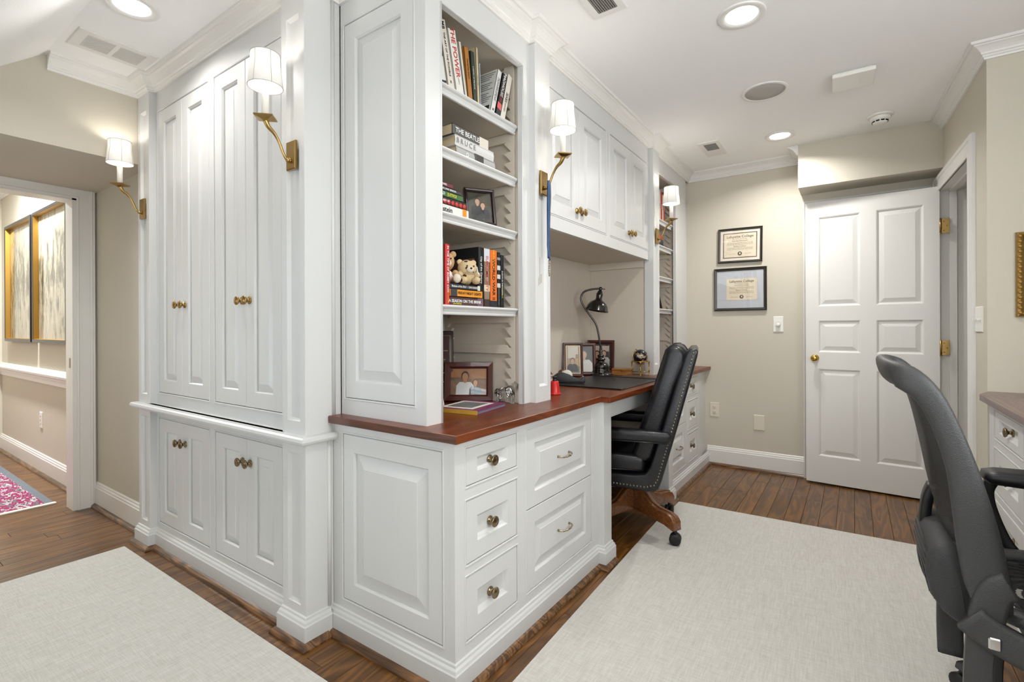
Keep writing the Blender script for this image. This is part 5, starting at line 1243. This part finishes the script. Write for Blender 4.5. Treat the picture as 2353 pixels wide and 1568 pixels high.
for s in (-1, 1):
    MB().ball((s * 0.028, 0.0, 0.110), (0.012, 0.007, 0.012), 10, 7).build('ear', 'tan', tb)
    MB().ball((s * 0.014 - 0.002, -0.033, 0.090), 0.0032, 8, 5).build('eye', 'noseblk', tb)
    l_ = MB().ball((s * 0.028, -0.034, 0.014), (0.014, 0.026, 0.014), 10, 7).build('leg', 'tan', tb)
    MB().ball((s * 0.028, -0.058, 0.017), (0.0155, 0.010, 0.0165), 12, 8).build('foot_pad', 'cream', l_)
    MB().ball((s * 0.032, -0.014, 0.04), (0.011, 0.018, 0.012), 10, 7).build('arm', 'tan', tb)
MB().ball((0, -0.047, 0.076), (0.005, 0.003, 0.004), 8, 5).build('nose', 'noseblk', tb)

# ---------------------------------------------------------------- framed photographs
M['mahog'] = mat('dark_mahogany_frame', '#4B2019', 0.3, noise=0.12, nscale=40, coat=0.3)
M['darkwood'] = mat('blackened_wood_frame', '#241413', 0.28, coat=0.3)
M['velvet'] = mat('black_velvet_back', '#121212', 0.9)
def person(mb_dict, x, z, s, hair, skin, top, width=1.0):
    """flat printed figure: bust with shoulders"""
    y = -0.0008
    def el(col, cx, cz, rx, rz, yy):
        mb_dict.append((col, [(cx + rx * math.cos(2 * PI * i / 14), yy, cz + rz * math.sin(2 * PI * i / 14)) for i in range(14)]))
    mb_dict.append((top, [(x - 0.36 * s * width, y, z), (x + 0.36 * s * width, y, z), (x + 0.34 * s * width, y, z + 0.38 * s), (x + 0.22 * s * width, y, z + 0.52 * s), (x - 0.22 * s * width, y, z + 0.52 * s), (x - 0.34 * s * width, y, z + 0.38 * s)]))
    el(skin, x, z + 0.58 * s, 0.07 * s, 0.1 * s, y - 0.0002)
    el(hair, x, z + 0.76 * s, 0.155 * s, 0.185 * s, y - 0.0003)
    el(skin, x, z + 0.72 * s, 0.12 * s, 0.155 * s, y - 0.0005)
def photo_frame(name, label, loc, yaw, lean, w, h, fw, fmat, bg, figures, inner=None, th=0.016, roll=0, easel=True, round_=0.002):
    t = thing(name, label, 'photo frame', (loc[0], loc[1], loc[2] + 0.003), (R(-lean), R(roll), R(yaw)))
    T = lambda u, v, n: (u, -n, v + h / 2)
    f = MB(); rrings(f, -w / 2, w / 2, -h / 2, h / 2, [(0, 0, -th * 0.4), (0, 0, th * 0.8), (round_, round_, th), (fw * 0.7, fw * 0.7, th * 0.9), (fw, fw, th * 0.45), (fw, fw, 0)], T, cap1=False)
    f.build('frame', fmat, t)
    MB().box(-w / 2 + 0.002, w / 2 - 0.002, 0.0005, th * 0.4, 0.002, h - 0.002).build('backing', 'velvet', t)
    if inner:
        g = MB(); rrings(g, -w / 2, w / 2, -h / 2, h / 2, [(fw, fw, 0.003), (fw, fw, 0.0045), (fw + inner[1], fw + inner[1], 0.0045), (fw + inner[1], fw + inner[1], 0.001)], T, cap1=False); g.build('inner_mat', inner[0], t); fw2 = fw + inner[1]
    else: fw2 = fw
    pw, ph = w / 2 - fw2, h / 2 - fw2
    pic = MB().box(-pw, pw, -0.0008, 0.0005, h / 2 - ph, h / 2 + ph).build('photograph', bg if not isinstance(bg, str) else pm(bg), t)
    figs = []
    for kind, *a in figures:
        if kind == 'p': x, z, s, hair, skin, top = a[:6]; person(figs, x * pw * 2, h / 2 - ph + z * ph * 2, s * ph * 2, hair, skin, top)
        else: col, x0, x1, z0, z1 = a; figs.append((col, [(x0 * pw * 2, -0.00075, h / 2 - ph + z0 * ph * 2), (x1 * pw * 2, -0.00075, h / 2 - ph + z0 * ph * 2), (x1 * pw * 2, -0.00075, h / 2 - ph + z1 * ph * 2), (x0 * pw * 2, -0.00075, h / 2 - ph + z1 * ph * 2)]))
    for col, poly in figs:
        poly = [(min(pw, max(-pw, x)), y - 0.0003, min(h / 2 + ph, max(h / 2 - ph, z))) for x, y, z in poly]
        MB().add(poly, [tuple(range(len(poly)))]).build('printed_figure', pm(col), pic)
    MB().box(-pw, pw, -th * 0.4 - 0.0006, -th * 0.4, h / 2 - ph, h / 2 + ph).build('glass', 'glass', t)
    if easel:
        MB().prism([(0.0, h * 0.75), (0.004, h * 0.75), (h * 0.32 + 0.004, 0.0 - math.tan(R(lean)) * h * 0.30), (h * 0.32, -math.tan(R(lean)) * h * 0.30)], -0.02, 0.02, lambda u, v, n: (n, u + th * 0.4, v)).build('easel_back', 'velvet', t)
    return t
photo_frame('framed_photograph', 'dark rounded frame with a photo of two people in evening dress, third shelf', (-1.205, 1.525, Z3 + 0.001), 55, 14, 0.125, 0.155, 0.014, 'darkwood', '#8C7B5E',
            [('r', '#4A4A3E', -0.5, 0.5, 0.0, 1.0), ('r', '#B79C68', -0.05, 0.5, 0.55, 0.95), ('r', '#2A2A2C', -0.35, 0.35, 0.0, 0.5), ('p', -0.08, 0.25, 0.62, '#2A211C', '#C99E80', '#1B1B1F'), ('p', 0.14, 0.14, 0.6, '#3A2A22', '#D2A78A', '#24242A'), ('r', '#D8D8D6', 0.12, 0.16, 0.1, 0.42)], round_=0.005)
photo_frame('framed_photograph', 'wide mahogany frame with a beach photo of two people on the near counter', (-1.335, 1.60, 0.781), 34, 13, 0.205, 0.165, 0.027, 'mahog', '#8C6B50',
            [('r', '#A9744A', -0.5, 0.5, 0.62, 1.0), ('r', '#6E6258', -0.5, -0.2, 0.55, 0.66), ('r', '#6A5848', 0.2, 0.5, 0.57, 0.62), ('p', -0.10, -0.02, 0.98, '#2C2420', '#B88764', '#E0E0DE'), ('p', 0.19, -0.02, 0.66, '#6B5138', '#D0A583', '#55626A')], th=0.018)
photo_frame('framed_photograph', 'narrow brown frame with a slim photo, first of the three on the desk', (-1.468, 2.80, 0.781), 32, 12, 0.125, 0.215, 0.016, 'mahog', '#A89478',
            [('r', '#D6CFC0', -0.4, 0.4, 0.55, 1.0), ('r', '#6A6E78', -0.5, 0.5, 0.0, 0.25), ('p', -0.05, 0.05, 0.55, '#3A2B22', '#C99E80', '#2A2C34'), ('r', '#C8A26A', 0.2, 0.4, 0.15, 0.7)], inner=('pewter', 0.006))
photo_frame('framed_photograph', 'dark red wooden frame with a photo of a woman in white, second on the desk', (-1.455, 2.925, 0.781), 30, 12, 0.155, 0.21, 0.020, 'mahog', '#2A2A28',
            [('p', 0.0, -0.02, 0.95, '#4A382C', '#D8AE92', '#E4DFD6'), ('r', '#D8D2C8', -0.28, 0.28, 0.0, 0.3), ('r', '#7C7A6E', 0.05, 0.3, 0.05, 0.22)])
photo_frame('framed_photograph', 'largest mahogany frame with a group photo, third on the desk behind the lamp', (-1.42, 3.10, 0.781), 14, 8, 0.185, 0.225, 0.022, 'mahog', '#4A3A34',
            [('r', '#C9B8A6', -0.45, 0.45, 0.72, 0.95), ('p', -0.2, 0.1, 0.7, '#2A2320', '#C9987C', '#7C2F34'), ('p', 0.18, 0.12, 0.7, '#3A2E26', '#D0A488', '#C9C6C0')], inner=('darkwood', 0.008))
photo_frame('framed_photograph', 'small black frame leaning on the far bookcase shelf', (-1.25, 3.72, SH2[0] + 0.001), 62, 16, 0.13, 0.17, 0.012, 'darkwood', '#6E7078', [('p', 0.0, 0.0, 0.8, '#2A2320', '#C9987C', '#D8D8DA')], easel=False)
# plaque behind the mahogany frame
pq = thing('award_plaque', 'dark wooden award plaque with gilt lettering leaning behind the beach photo', 'plaque', (-1.462, 1.515, 0.7835), (R(-7), 0, R(42)))
MB().box(-0.09, 0.09, 0, 0.016, 0, 0.30).build('board', 'darkwood', pq, bevel=0.004)
pp_ = MB().box(-0.072, 0.072, -0.0015, 0.0, 0.025, 0.275).build('brass_plate', mat('dark_red_lacquer', '#3A1512', 0.55), pq)
g_ = MB(); rrings(g_, -0.077, 0.077, 0.02, 0.28, [(0, 0, 0), (0, 0, 0.002), (0.002, 0.002, 0.002), (0.002, 0.002, 0)], lambda u, v, n: (u, -n, v), cap1=False); g_.build('gilt_line', 'bronze', pq)
ln_ = MB()
for k in range(11):
    wd_ = 0.03 + 0.045 * ((k * 7) % 5) / 5; z = 0.25 - k * 0.019; ln_.box(-wd_, wd_, -0.002, -0.0014, z, z + 0.004)
ln_.build('engraved_lines', 'bronze', pp_)
# album lying on the counter
al = thing('photo_album', 'magenta photo album lying on the near counter', 'album', (-1.215, 1.475, 0.7805), (0, 0, R(8)))
MB().box(-0.092, 0.092, -0.112, 0.112, 0.012, 0.0145).box(-0.092, 0.092, -0.112, 0.112, 0.0, 0.002).build('cover', pm('#7A2A58', 0.35), al)
MB().box(-0.089, 0.089, -0.110, 0.109, 0.002, 0.012).build('pages', mat('album_page_block', '#6E7078', 0.8), al)
MB().box(-0.0925, 0.0925, -0.1145, -0.112, 0.0, 0.0148).build('binding', pm('#C29A3E', 0.4), al)
MB().box(-0.086, 0.056, -0.085, 0.078, 0.0145, 0.0152).build('picture_border', pm('#E4E2DC'), al)
MB().box(-0.068, 0.040, -0.066, 0.060, 0.0152, 0.0157).build('picture', mat('black_and_white_photo', '#6A6A68', 0.4, noise=0.8, nscale=30), al)
cr_ = MB().prism([(-0.05, 0.0), (0.05, 0.0), (0.04, 0.13), (-0.04, 0.13)], 0, 0.001, lambda u, v, n: (u, n, v)).build('greeting_card', pm('#E8E6E0'))
cr_.location = (-1.36, 1.415, 0.781); cr_.rotation_euler = (R(-12), 0, R(70)); tag(cr_, 'plain white card standing by the post on the near counter', 'card')
# clear glass bear
M['crystal'] = glass_mat('clear_crystal', (1, 1, 1), 0.0, 1.5)
gb = MB()
pts_ = [((0, 0, 0.045), (0.034, 0.020, 0.022)), ((0.022, 0, 0.05), (0.022, 0.018, 0.022)), ((0.044, 0, 0.070), (0.016, 0.014, 0.015)), ((0.058, 0, 0.066), (0.009, 0.008, 0.008)), ((-0.03, 0, 0.045), (0.014, 0.016, 0.018))]
for c_, r_ in pts_: gb.ball(c_, r_, 12, 8)
o_ = gb.build('body', 'crystal', None)
gbt = thing('glass_bear', 'small clear glass bear figurine standing on the near counter', 'figurine', (-1.185, 1.655, 0.7815), (0, 0, R(48)))
o_.parent = gbt
for x, y in ((0.028, 0.011), (0.028, -0.011), (-0.028, 0.011), (-0.028, -0.011)): MB().tube([(x, y, 0.045), (x + 0.004, y, 0.022), (x + 0.002, y, 0.006), (x + 0.006, y, 0.0)], [0.011, 0.009, 0.0085, 0.010], 10).build('leg', 'crystal', gbt)
for s in (-1, 1): MB().ball((0.040, s * 0.010, 0.085), (0.004, 0.005, 0.006), 8, 5).build('ear', 'crystal', gbt)

# ---------------------------------------------------------------- desk lamp
M['bronze_black'] = mat('black_enamel', '#141110', 0.18, noise=0.2, nscale=20, coat=0.6)
dl = thing('desk_lamp', 'black swan-neck desk lamp with a bell-shaped shade', 'lamp', (-1.37, 3.0, 0.782))
MB().lathe([(0.078, 0.0), (0.080, 0.006), (0.076, 0.012), (0.062, 0.016), (0.060, 0.022), (0.062, 0.028), (0.056, 0.034), (0.054, 0.048), (0.056, 0.052), (0.050, 0.066), (0.040, 0.078), (0.026, 0.084), (0.022, 0.094), (0.030, 0.100), (0.031, 0.106), (0.022, 0.110), (0.018, 0.118), (0.023, 0.124), (0.022, 0.130), (0.013, 0.135), (0.010, 0.16), (0.008, 0.19)], 32).build('base', 'bronze_black', dl)
dvec = Vector((0.82, 0.57, 0)).normalized()
def lp(a, z): return dvec * a + Vector((0, 0, z))
arm_ = [lp(0.0, 0.17), lp(-0.008, 0.22), lp(-0.014, 0.264), lp(-0.032, 0.335), lp(-0.078, 0.402), lp(-0.118, 0.465), lp(-0.130, 0.508), lp(-0.112, 0.545), lp(-0.07, 0.562), lp(-0.021, 0.568), lp(0.0, 0.568)]
MB().tube(smoothpath(arm_, 4), 0.0065, 10).build('swan_neck', 'bronze_black', dl)
X = Matrix.Translation(lp(0.0, 0.568)) @ Matrix.Rotation(R(-10), 4, Vector((0.57, -0.82, 0)))
kn = MB().lathe([(0.004, 0.012), (0.010, 0.008), (0.012, 0.0), (0.010, -0.012), (0.007, -0.016)], 14, X).tube([lp(0.0, 0.568), lp(0.03, 0.564)], 0.003, 6); kn.build('pivot_joint', 'bronze_black', dl)
sh = MB(); n = 36
prof = [(0.012, -0.014), (0.016, -0.020), (0.017, -0.028), (0.022, -0.032), (0.0215, -0.046), (0.020, -0.064), (0.024, -0.076), (0.040, -0.084), (0.056, -0.098), (0.068, -0.118), (0.074, -0.140), (0.077, -0.146), (0.0775, -0.149), (0.075, -0.149), (0.071, -0.140), (0.064, -0.119), (0.052, -0.100), (0.030, -0.086)]
sh.rings([[X @ Vector((r * math.cos(2 * PI * i / n), r * math.sin(2 * PI * i / n), z)) for i in range(n)] for r, z in prof], True, True, False)
sh.build('shade', 'bronze_black', dl)
MB().ball(X @ Vector((0, 0, -0.115)), (0.022, 0.022, 0.028), 12, 8).build('bulb', mat('frosted_bulb', '#E6E2D8', 0.4), dl)
cdp = smoothpath([(-0.06, -0.02, 0.005), (-0.11, 0.02, 0.004), (-0.15, -0.04, 0.06), (-0.165, -0.12, 0.02), (-0.15, -0.2, 0.004)], 6)
MB().tube(cdp, 0.0028, 6).build('cord', 'black', dl)

# ---------------------------------------------------------------- other desk things
M['blot'] = mat('black_desk_pad_leather', '#1E1E1F', 0.42, bump=0.2, bscale=300)
dp = thing('desk_blotter', 'black leather desk blotter on the worktop in front of the lamp', 'blotter', (-1.15, 2.63, 0.7805), (0, 0, 0))
MB().box(-0.24, 0.20, -0.31, 0.33, 0, 0.004).build('pad', 'blot', dp, bevel=0.002)
for y in (-0.31, 0.27): MB().box(-0.24, 0.20, y, y + 0.06, 0.004, 0.0075).build('side_panel', 'blot', dp, bevel=0.002)
tp = thing('tape_dispenser', 'black tape dispenser on the edge of the blotter', 'tape dispenser', (-1.30, 2.43, 0.789), (0, 0, R(30)))
body = [(-0.085, 0.0), (0.085, 0.0), (0.088, 0.012), (0.084, 0.032), (0.070, 0.034), (0.060, 0.020), (0.030, 0.028), (0.0, 0.046), (-0.03, 0.056), (-0.065, 0.052), (-0.088, 0.036), (-0.09, 0.014)]
padded(MB(), body, -0.024, 0.024, 0.006, lambda u, v, n: (u, n, v)).build('body', 'black', tp)
MB().lathe([(0.014, -0.010), (0.030, -0.010), (0.030, 0.010), (0.014, 0.010)], 24, Matrix.Translation((-0.012, 0, 0.040)) @ Matrix.Rotation(PI / 2, 4, 'X')).build('tape_roll', mat('clear_tape', '#D8D4C6', 0.3), tp)
MB().box(0.072, 0.078, -0.011, 0.011, 0.033, 0.037).build('cutter', 'chrome', tp)
rc = thing('hand_bell', 'small red flared plastic cup at the front of the worktop', 'cup', (-1.155, 2.015, 0.781))
M['redpl'] = mat('red_plastic', '#C8201E', 0.3)
MB().lathe([(0.029, 0.0), (0.029, 0.004), (0.025, 0.008), (0.024, 0.012), (0.019, 0.058), (0.016, 0.062), (0.013, 0.063)], 20).build('cup_body', 'redpl', rc)
MB().lathe([(0.013, 0.063), (0.010, 0.066), (0.009, 0.076), (0.011, 0.078), (0.010, 0.084)], 14).build('collar', 'black', rc)
cb = thing('crystal_stand', 'small cut-glass ornament on a silver rod behind the red cup', 'ornament', (-1.27, 2.165, 0.781))
MB().lathe([(0.026, 0.0), (0.028, 0.004), (0.016, 0.014), (0.014, 0.03), (0.030, 0.038), (0.032, 0.056), (0.014, 0.066), (0.018, 0.078), (0.008, 0.088)], 8, smooth=False).build('cut_glass', 'crystal', cb)
MB().lathe([(0.0022, 0.088), (0.0022, 0.24), (0.004, 0.245), (0.0022, 0.25)], 8).build('rod', 'chrome', cb)
ob = thing('polished_stone', 'brown polished egg-shaped stone on a small stand by the tape dispenser', 'ornament', (-1.37, 2.47, 0.781))
MB().lathe([(0.022, 0), (0.022, 0.006), (0.014, 0.012), (0.016, 0.02)], 18).build('stand', 'bronze_black', ob)
MB().ball((0, 0, 0.046), (0.024, 0.024, 0.030), 16, 11).build('egg', mat('brown_agate', '#5A3C26', 0.12, noise=0.4, nscale=30, coat=0.6), ob)
bx = thing('trinket_box', 'small honey-coloured wooden box with a brass clasp beside the lamp', 'box', (-1.255, 3.085, 0.781), (0, 0, R(12)))
M['honey'] = wood('honey_wood', '#6B3F17', '#A0692C', '#B98340', 5.0, 0.3, 0, 0.3, 0, 0.6)
MB().box(-0.065, 0.065, -0.03, 0.03, 0, 0.028).build('box_body', 'honey', bx, bevel=0.002)
MB().box(-0.066, 0.066, -0.031, 0.031, 0.029, 0.044).build('lid', 'honey', bx, bevel=0.003)
MB().cbox(0, -0.0325, 0.029, 0.008, 0.003, 0.014).build('clasp', 'polbrass', bx)
ct_ = thing('leather_coaster', 'flat brown leather coaster lying between the box and the globe', 'coaster', (-1.155, 2.985, 0.7815), (0, 0, R(20)))
MB().box(-0.055, 0.055, -0.05, 0.05, 0, 0.007).build('pad', pm('#4A2C22', 0.4), ct_, bevel=0.002)
MB().box(-0.05, 0.05, -0.045, 0.045, 0.007, 0.0076).build('stitched_top', pm('#5B3A2C', 0.4), ct_)
# globe
def globe_mat():
    m, nt, b = new_mat('lapis_globe'); N, L = nt.nodes, nt.links
    tc = N.new('ShaderNodeTexCoord'); n = N.new('ShaderNodeTexNoise'); n.inputs['Scale'].default_value = 26; n.inputs['Detail'].default_value = 3; L.new(tc.outputs['Object'], n.inputs['Vector'])
    cr = N.new('ShaderNodeValToRGB'); cr.color_ramp.interpolation = 'CONSTANT'; e = cr.color_ramp.elements
    e[0].position = 0; e[0].color = srgb('#141626'); e[1].position = 0.55; e[1].color = srgb('#A98A55')
    for p, c in ((0.60, '#C9C6C0'), (0.65, '#7C5A3C'), (0.70, '#B9C3C9')): x = e.new(p); x.color = srgb(c)
    L.new(n.outputs['Fac'], cr.inputs[0]); L.new(cr.outputs[0], b.inputs['Base Color']); b.inputs['Roughness'].default_value = 0.12; b.inputs['Coat Weight'].default_value = 0.6
    return m
gl = thing('desk_globe', 'small dark gemstone globe on a four-legged brass stand', 'globe', (-1.145, 3.12, 0.781))
MB().ball((0, 0, 0.122), 0.048, 24, 16).build('sphere', globe_mat(), gl)
MB().tube([(0.058 * math.cos(a), 0.058 * math.sin(a), 0.092) for a in [2 * PI * i / 28 for i in range(29)]], 0.003, 6).build('horizon_ring', 'polbrass', gl)
ax = Vector((-0.42, -0.25, 0.87)).normalized(); pv = Vector((0.82, 0.57, 0)); mer = []
for i in range(19):
    a = -PI / 2 + PI * i / 18; mer.append(Vector((0, 0, 0.122)) + ax * (0.052 * math.sin(a)) - (pv - ax * pv.dot(ax)).normalized() * (0.052 * math.cos(a)))
MB().tube(mer, 0.002, 6).build('meridian', 'polbrass', gl)
MB().tube([Vector((0, 0, 0.122)) + ax * 0.05, Vector((0, 0, 0.122)) + ax * 0.062], [0.003, 0.004], 8).build('finial', 'polbrass', gl)
for k in range(4):
    a = R(20 + 90 * k); p = Vector((0.054 * math.cos(a), 0.054 * math.sin(a), 0))
    MB().lathe([(0.006, 0), (0.006, 0.004), (0.003, 0.008), (0.0035, 0.03), (0.006, 0.036), (0.003, 0.042), (0.003, 0.078), (0.006, 0.084), (0.005, 0.092)], 10, Matrix.Translation(p)).build('stand_leg', 'polbrass', gl)
MB().tube([(0.054 * math.cos(R(20)), 0.054 * math.sin(R(20)), 0.024), (-0.054 * math.cos(R(20)), -0.054 * math.sin(R(20)), 0.024)], 0.0025, 6).tube([(0.054 * math.cos(R(110)), 0.054 * math.sin(R(110)), 0.024), (-0.054 * math.cos(R(110)), -0.054 * math.sin(R(110)), 0.024)], 0.0025, 6).build('cross_bars', 'polbrass', gl)

# ---------------------------------------------------------------- far bookcase contents
fz = SH2[3] + 0.0005; fy = 3.44
names = [('#E4E0D8', 'cream book at the start of the far top shelf row'), ('#B23A2C', 'brick red book, second in the far top shelf row'), ('#E0DBD2', 'white book with a red stripe in the far top shelf row'), ('#C9472F', 'orange-red book in the middle of the far top shelf row'), ('#DFDAD0', 'off-white book, fifth in the far top shelf row'), ('#C04A34', 'rust-coloured book, sixth in the far top shelf row'), ('#E6E2DA', 'pale thin book near the end of the far top shelf row'), ('#B5532F', 'terracotta book ending the far top shelf row')]
yy = 3.52
for k, (c_, lab) in enumerate(names):
    t_ = 0.026 + 0.006 * (k % 3); h_ = 0.225 + 0.012 * ((k * 5) % 3)
    book(lab, (-1.19, yy, fz), t_, h_, 0.15, c_, 0, group='books in the far bookcase', titles=[('ESSAYS', 0.13, 0.012, 'ink_black' if k % 2 == 0 else 'ink_white')], bands=[(0.16, 0.185, '#B5402E')] if k == 2 else [], page='pagew'); yy += t_ + 0.001
fz = SH2[2] + 0.0005
for k, (c_, t_, lab, tt) in enumerate((('#3A3D44', 0.04, 'charcoal book with white capitals, bottom of the far flat stack', 'HEMINGWAY'), ('#4A4B50', 0.032, 'slate book, middle of the far flat stack', 'LETTERS'), ('#C9573F', 0.035, 'coral red book, top of the far flat stack', 'CUBA'))):
    book(lab, (-1.20, 3.78 - 0.01 * k, fz), t_, 0.24, 0.17, c_, flat=True, group='books in the far bookcase', titles=[(tt, 0.12, 0.022, 'ink_white')], page='pagew', soft=False); fz += t_ + 0.0005
ck = thing('shell_ornament', 'small white shell-like ornament on the far bookcase shelf', 'ornament', (-1.24, 3.70, SH2[1] + 0.0005), (0, 0, R(60)))
MB().lathe([(0.02, 0), (0.022, 0.004), (0.008, 0.010), (0.008, 0.016)], 14).build('foot', pm('#D8D2C6'), ck)
MB().lathe([(0.008, -0.012), (0.034, -0.010), (0.040, 0.0), (0.034, 0.008), (0.022, 0.010), (0.012, 0.014)], 18, Matrix.Translation((0, 0, 0.052)) @ Matrix.Rotation(R(75), 4, 'X')).build('scalloped_disc', pm('#E0DBD0'), ck)

# ---------------------------------------------------------------- lettering becomes mesh
bpy.context.view_layer.update()
dg = bpy.context.evaluated_depsgraph_get()
for o in [o for o in COL.objects if o.type == 'FONT']:
    me = bpy.data.meshes.new_from_object(o.evaluated_get(dg)); me.materials.clear(); me.materials.append(o.data.materials[0])
    nm = o.name.split('.')[0]; par = o.parent; ml = o.matrix_local.copy(); bpy.data.objects.remove(o)
    k = bpy.data.objects.new(nm, me); COL.objects.link(k); k.parent = par; k.matrix_local = ml
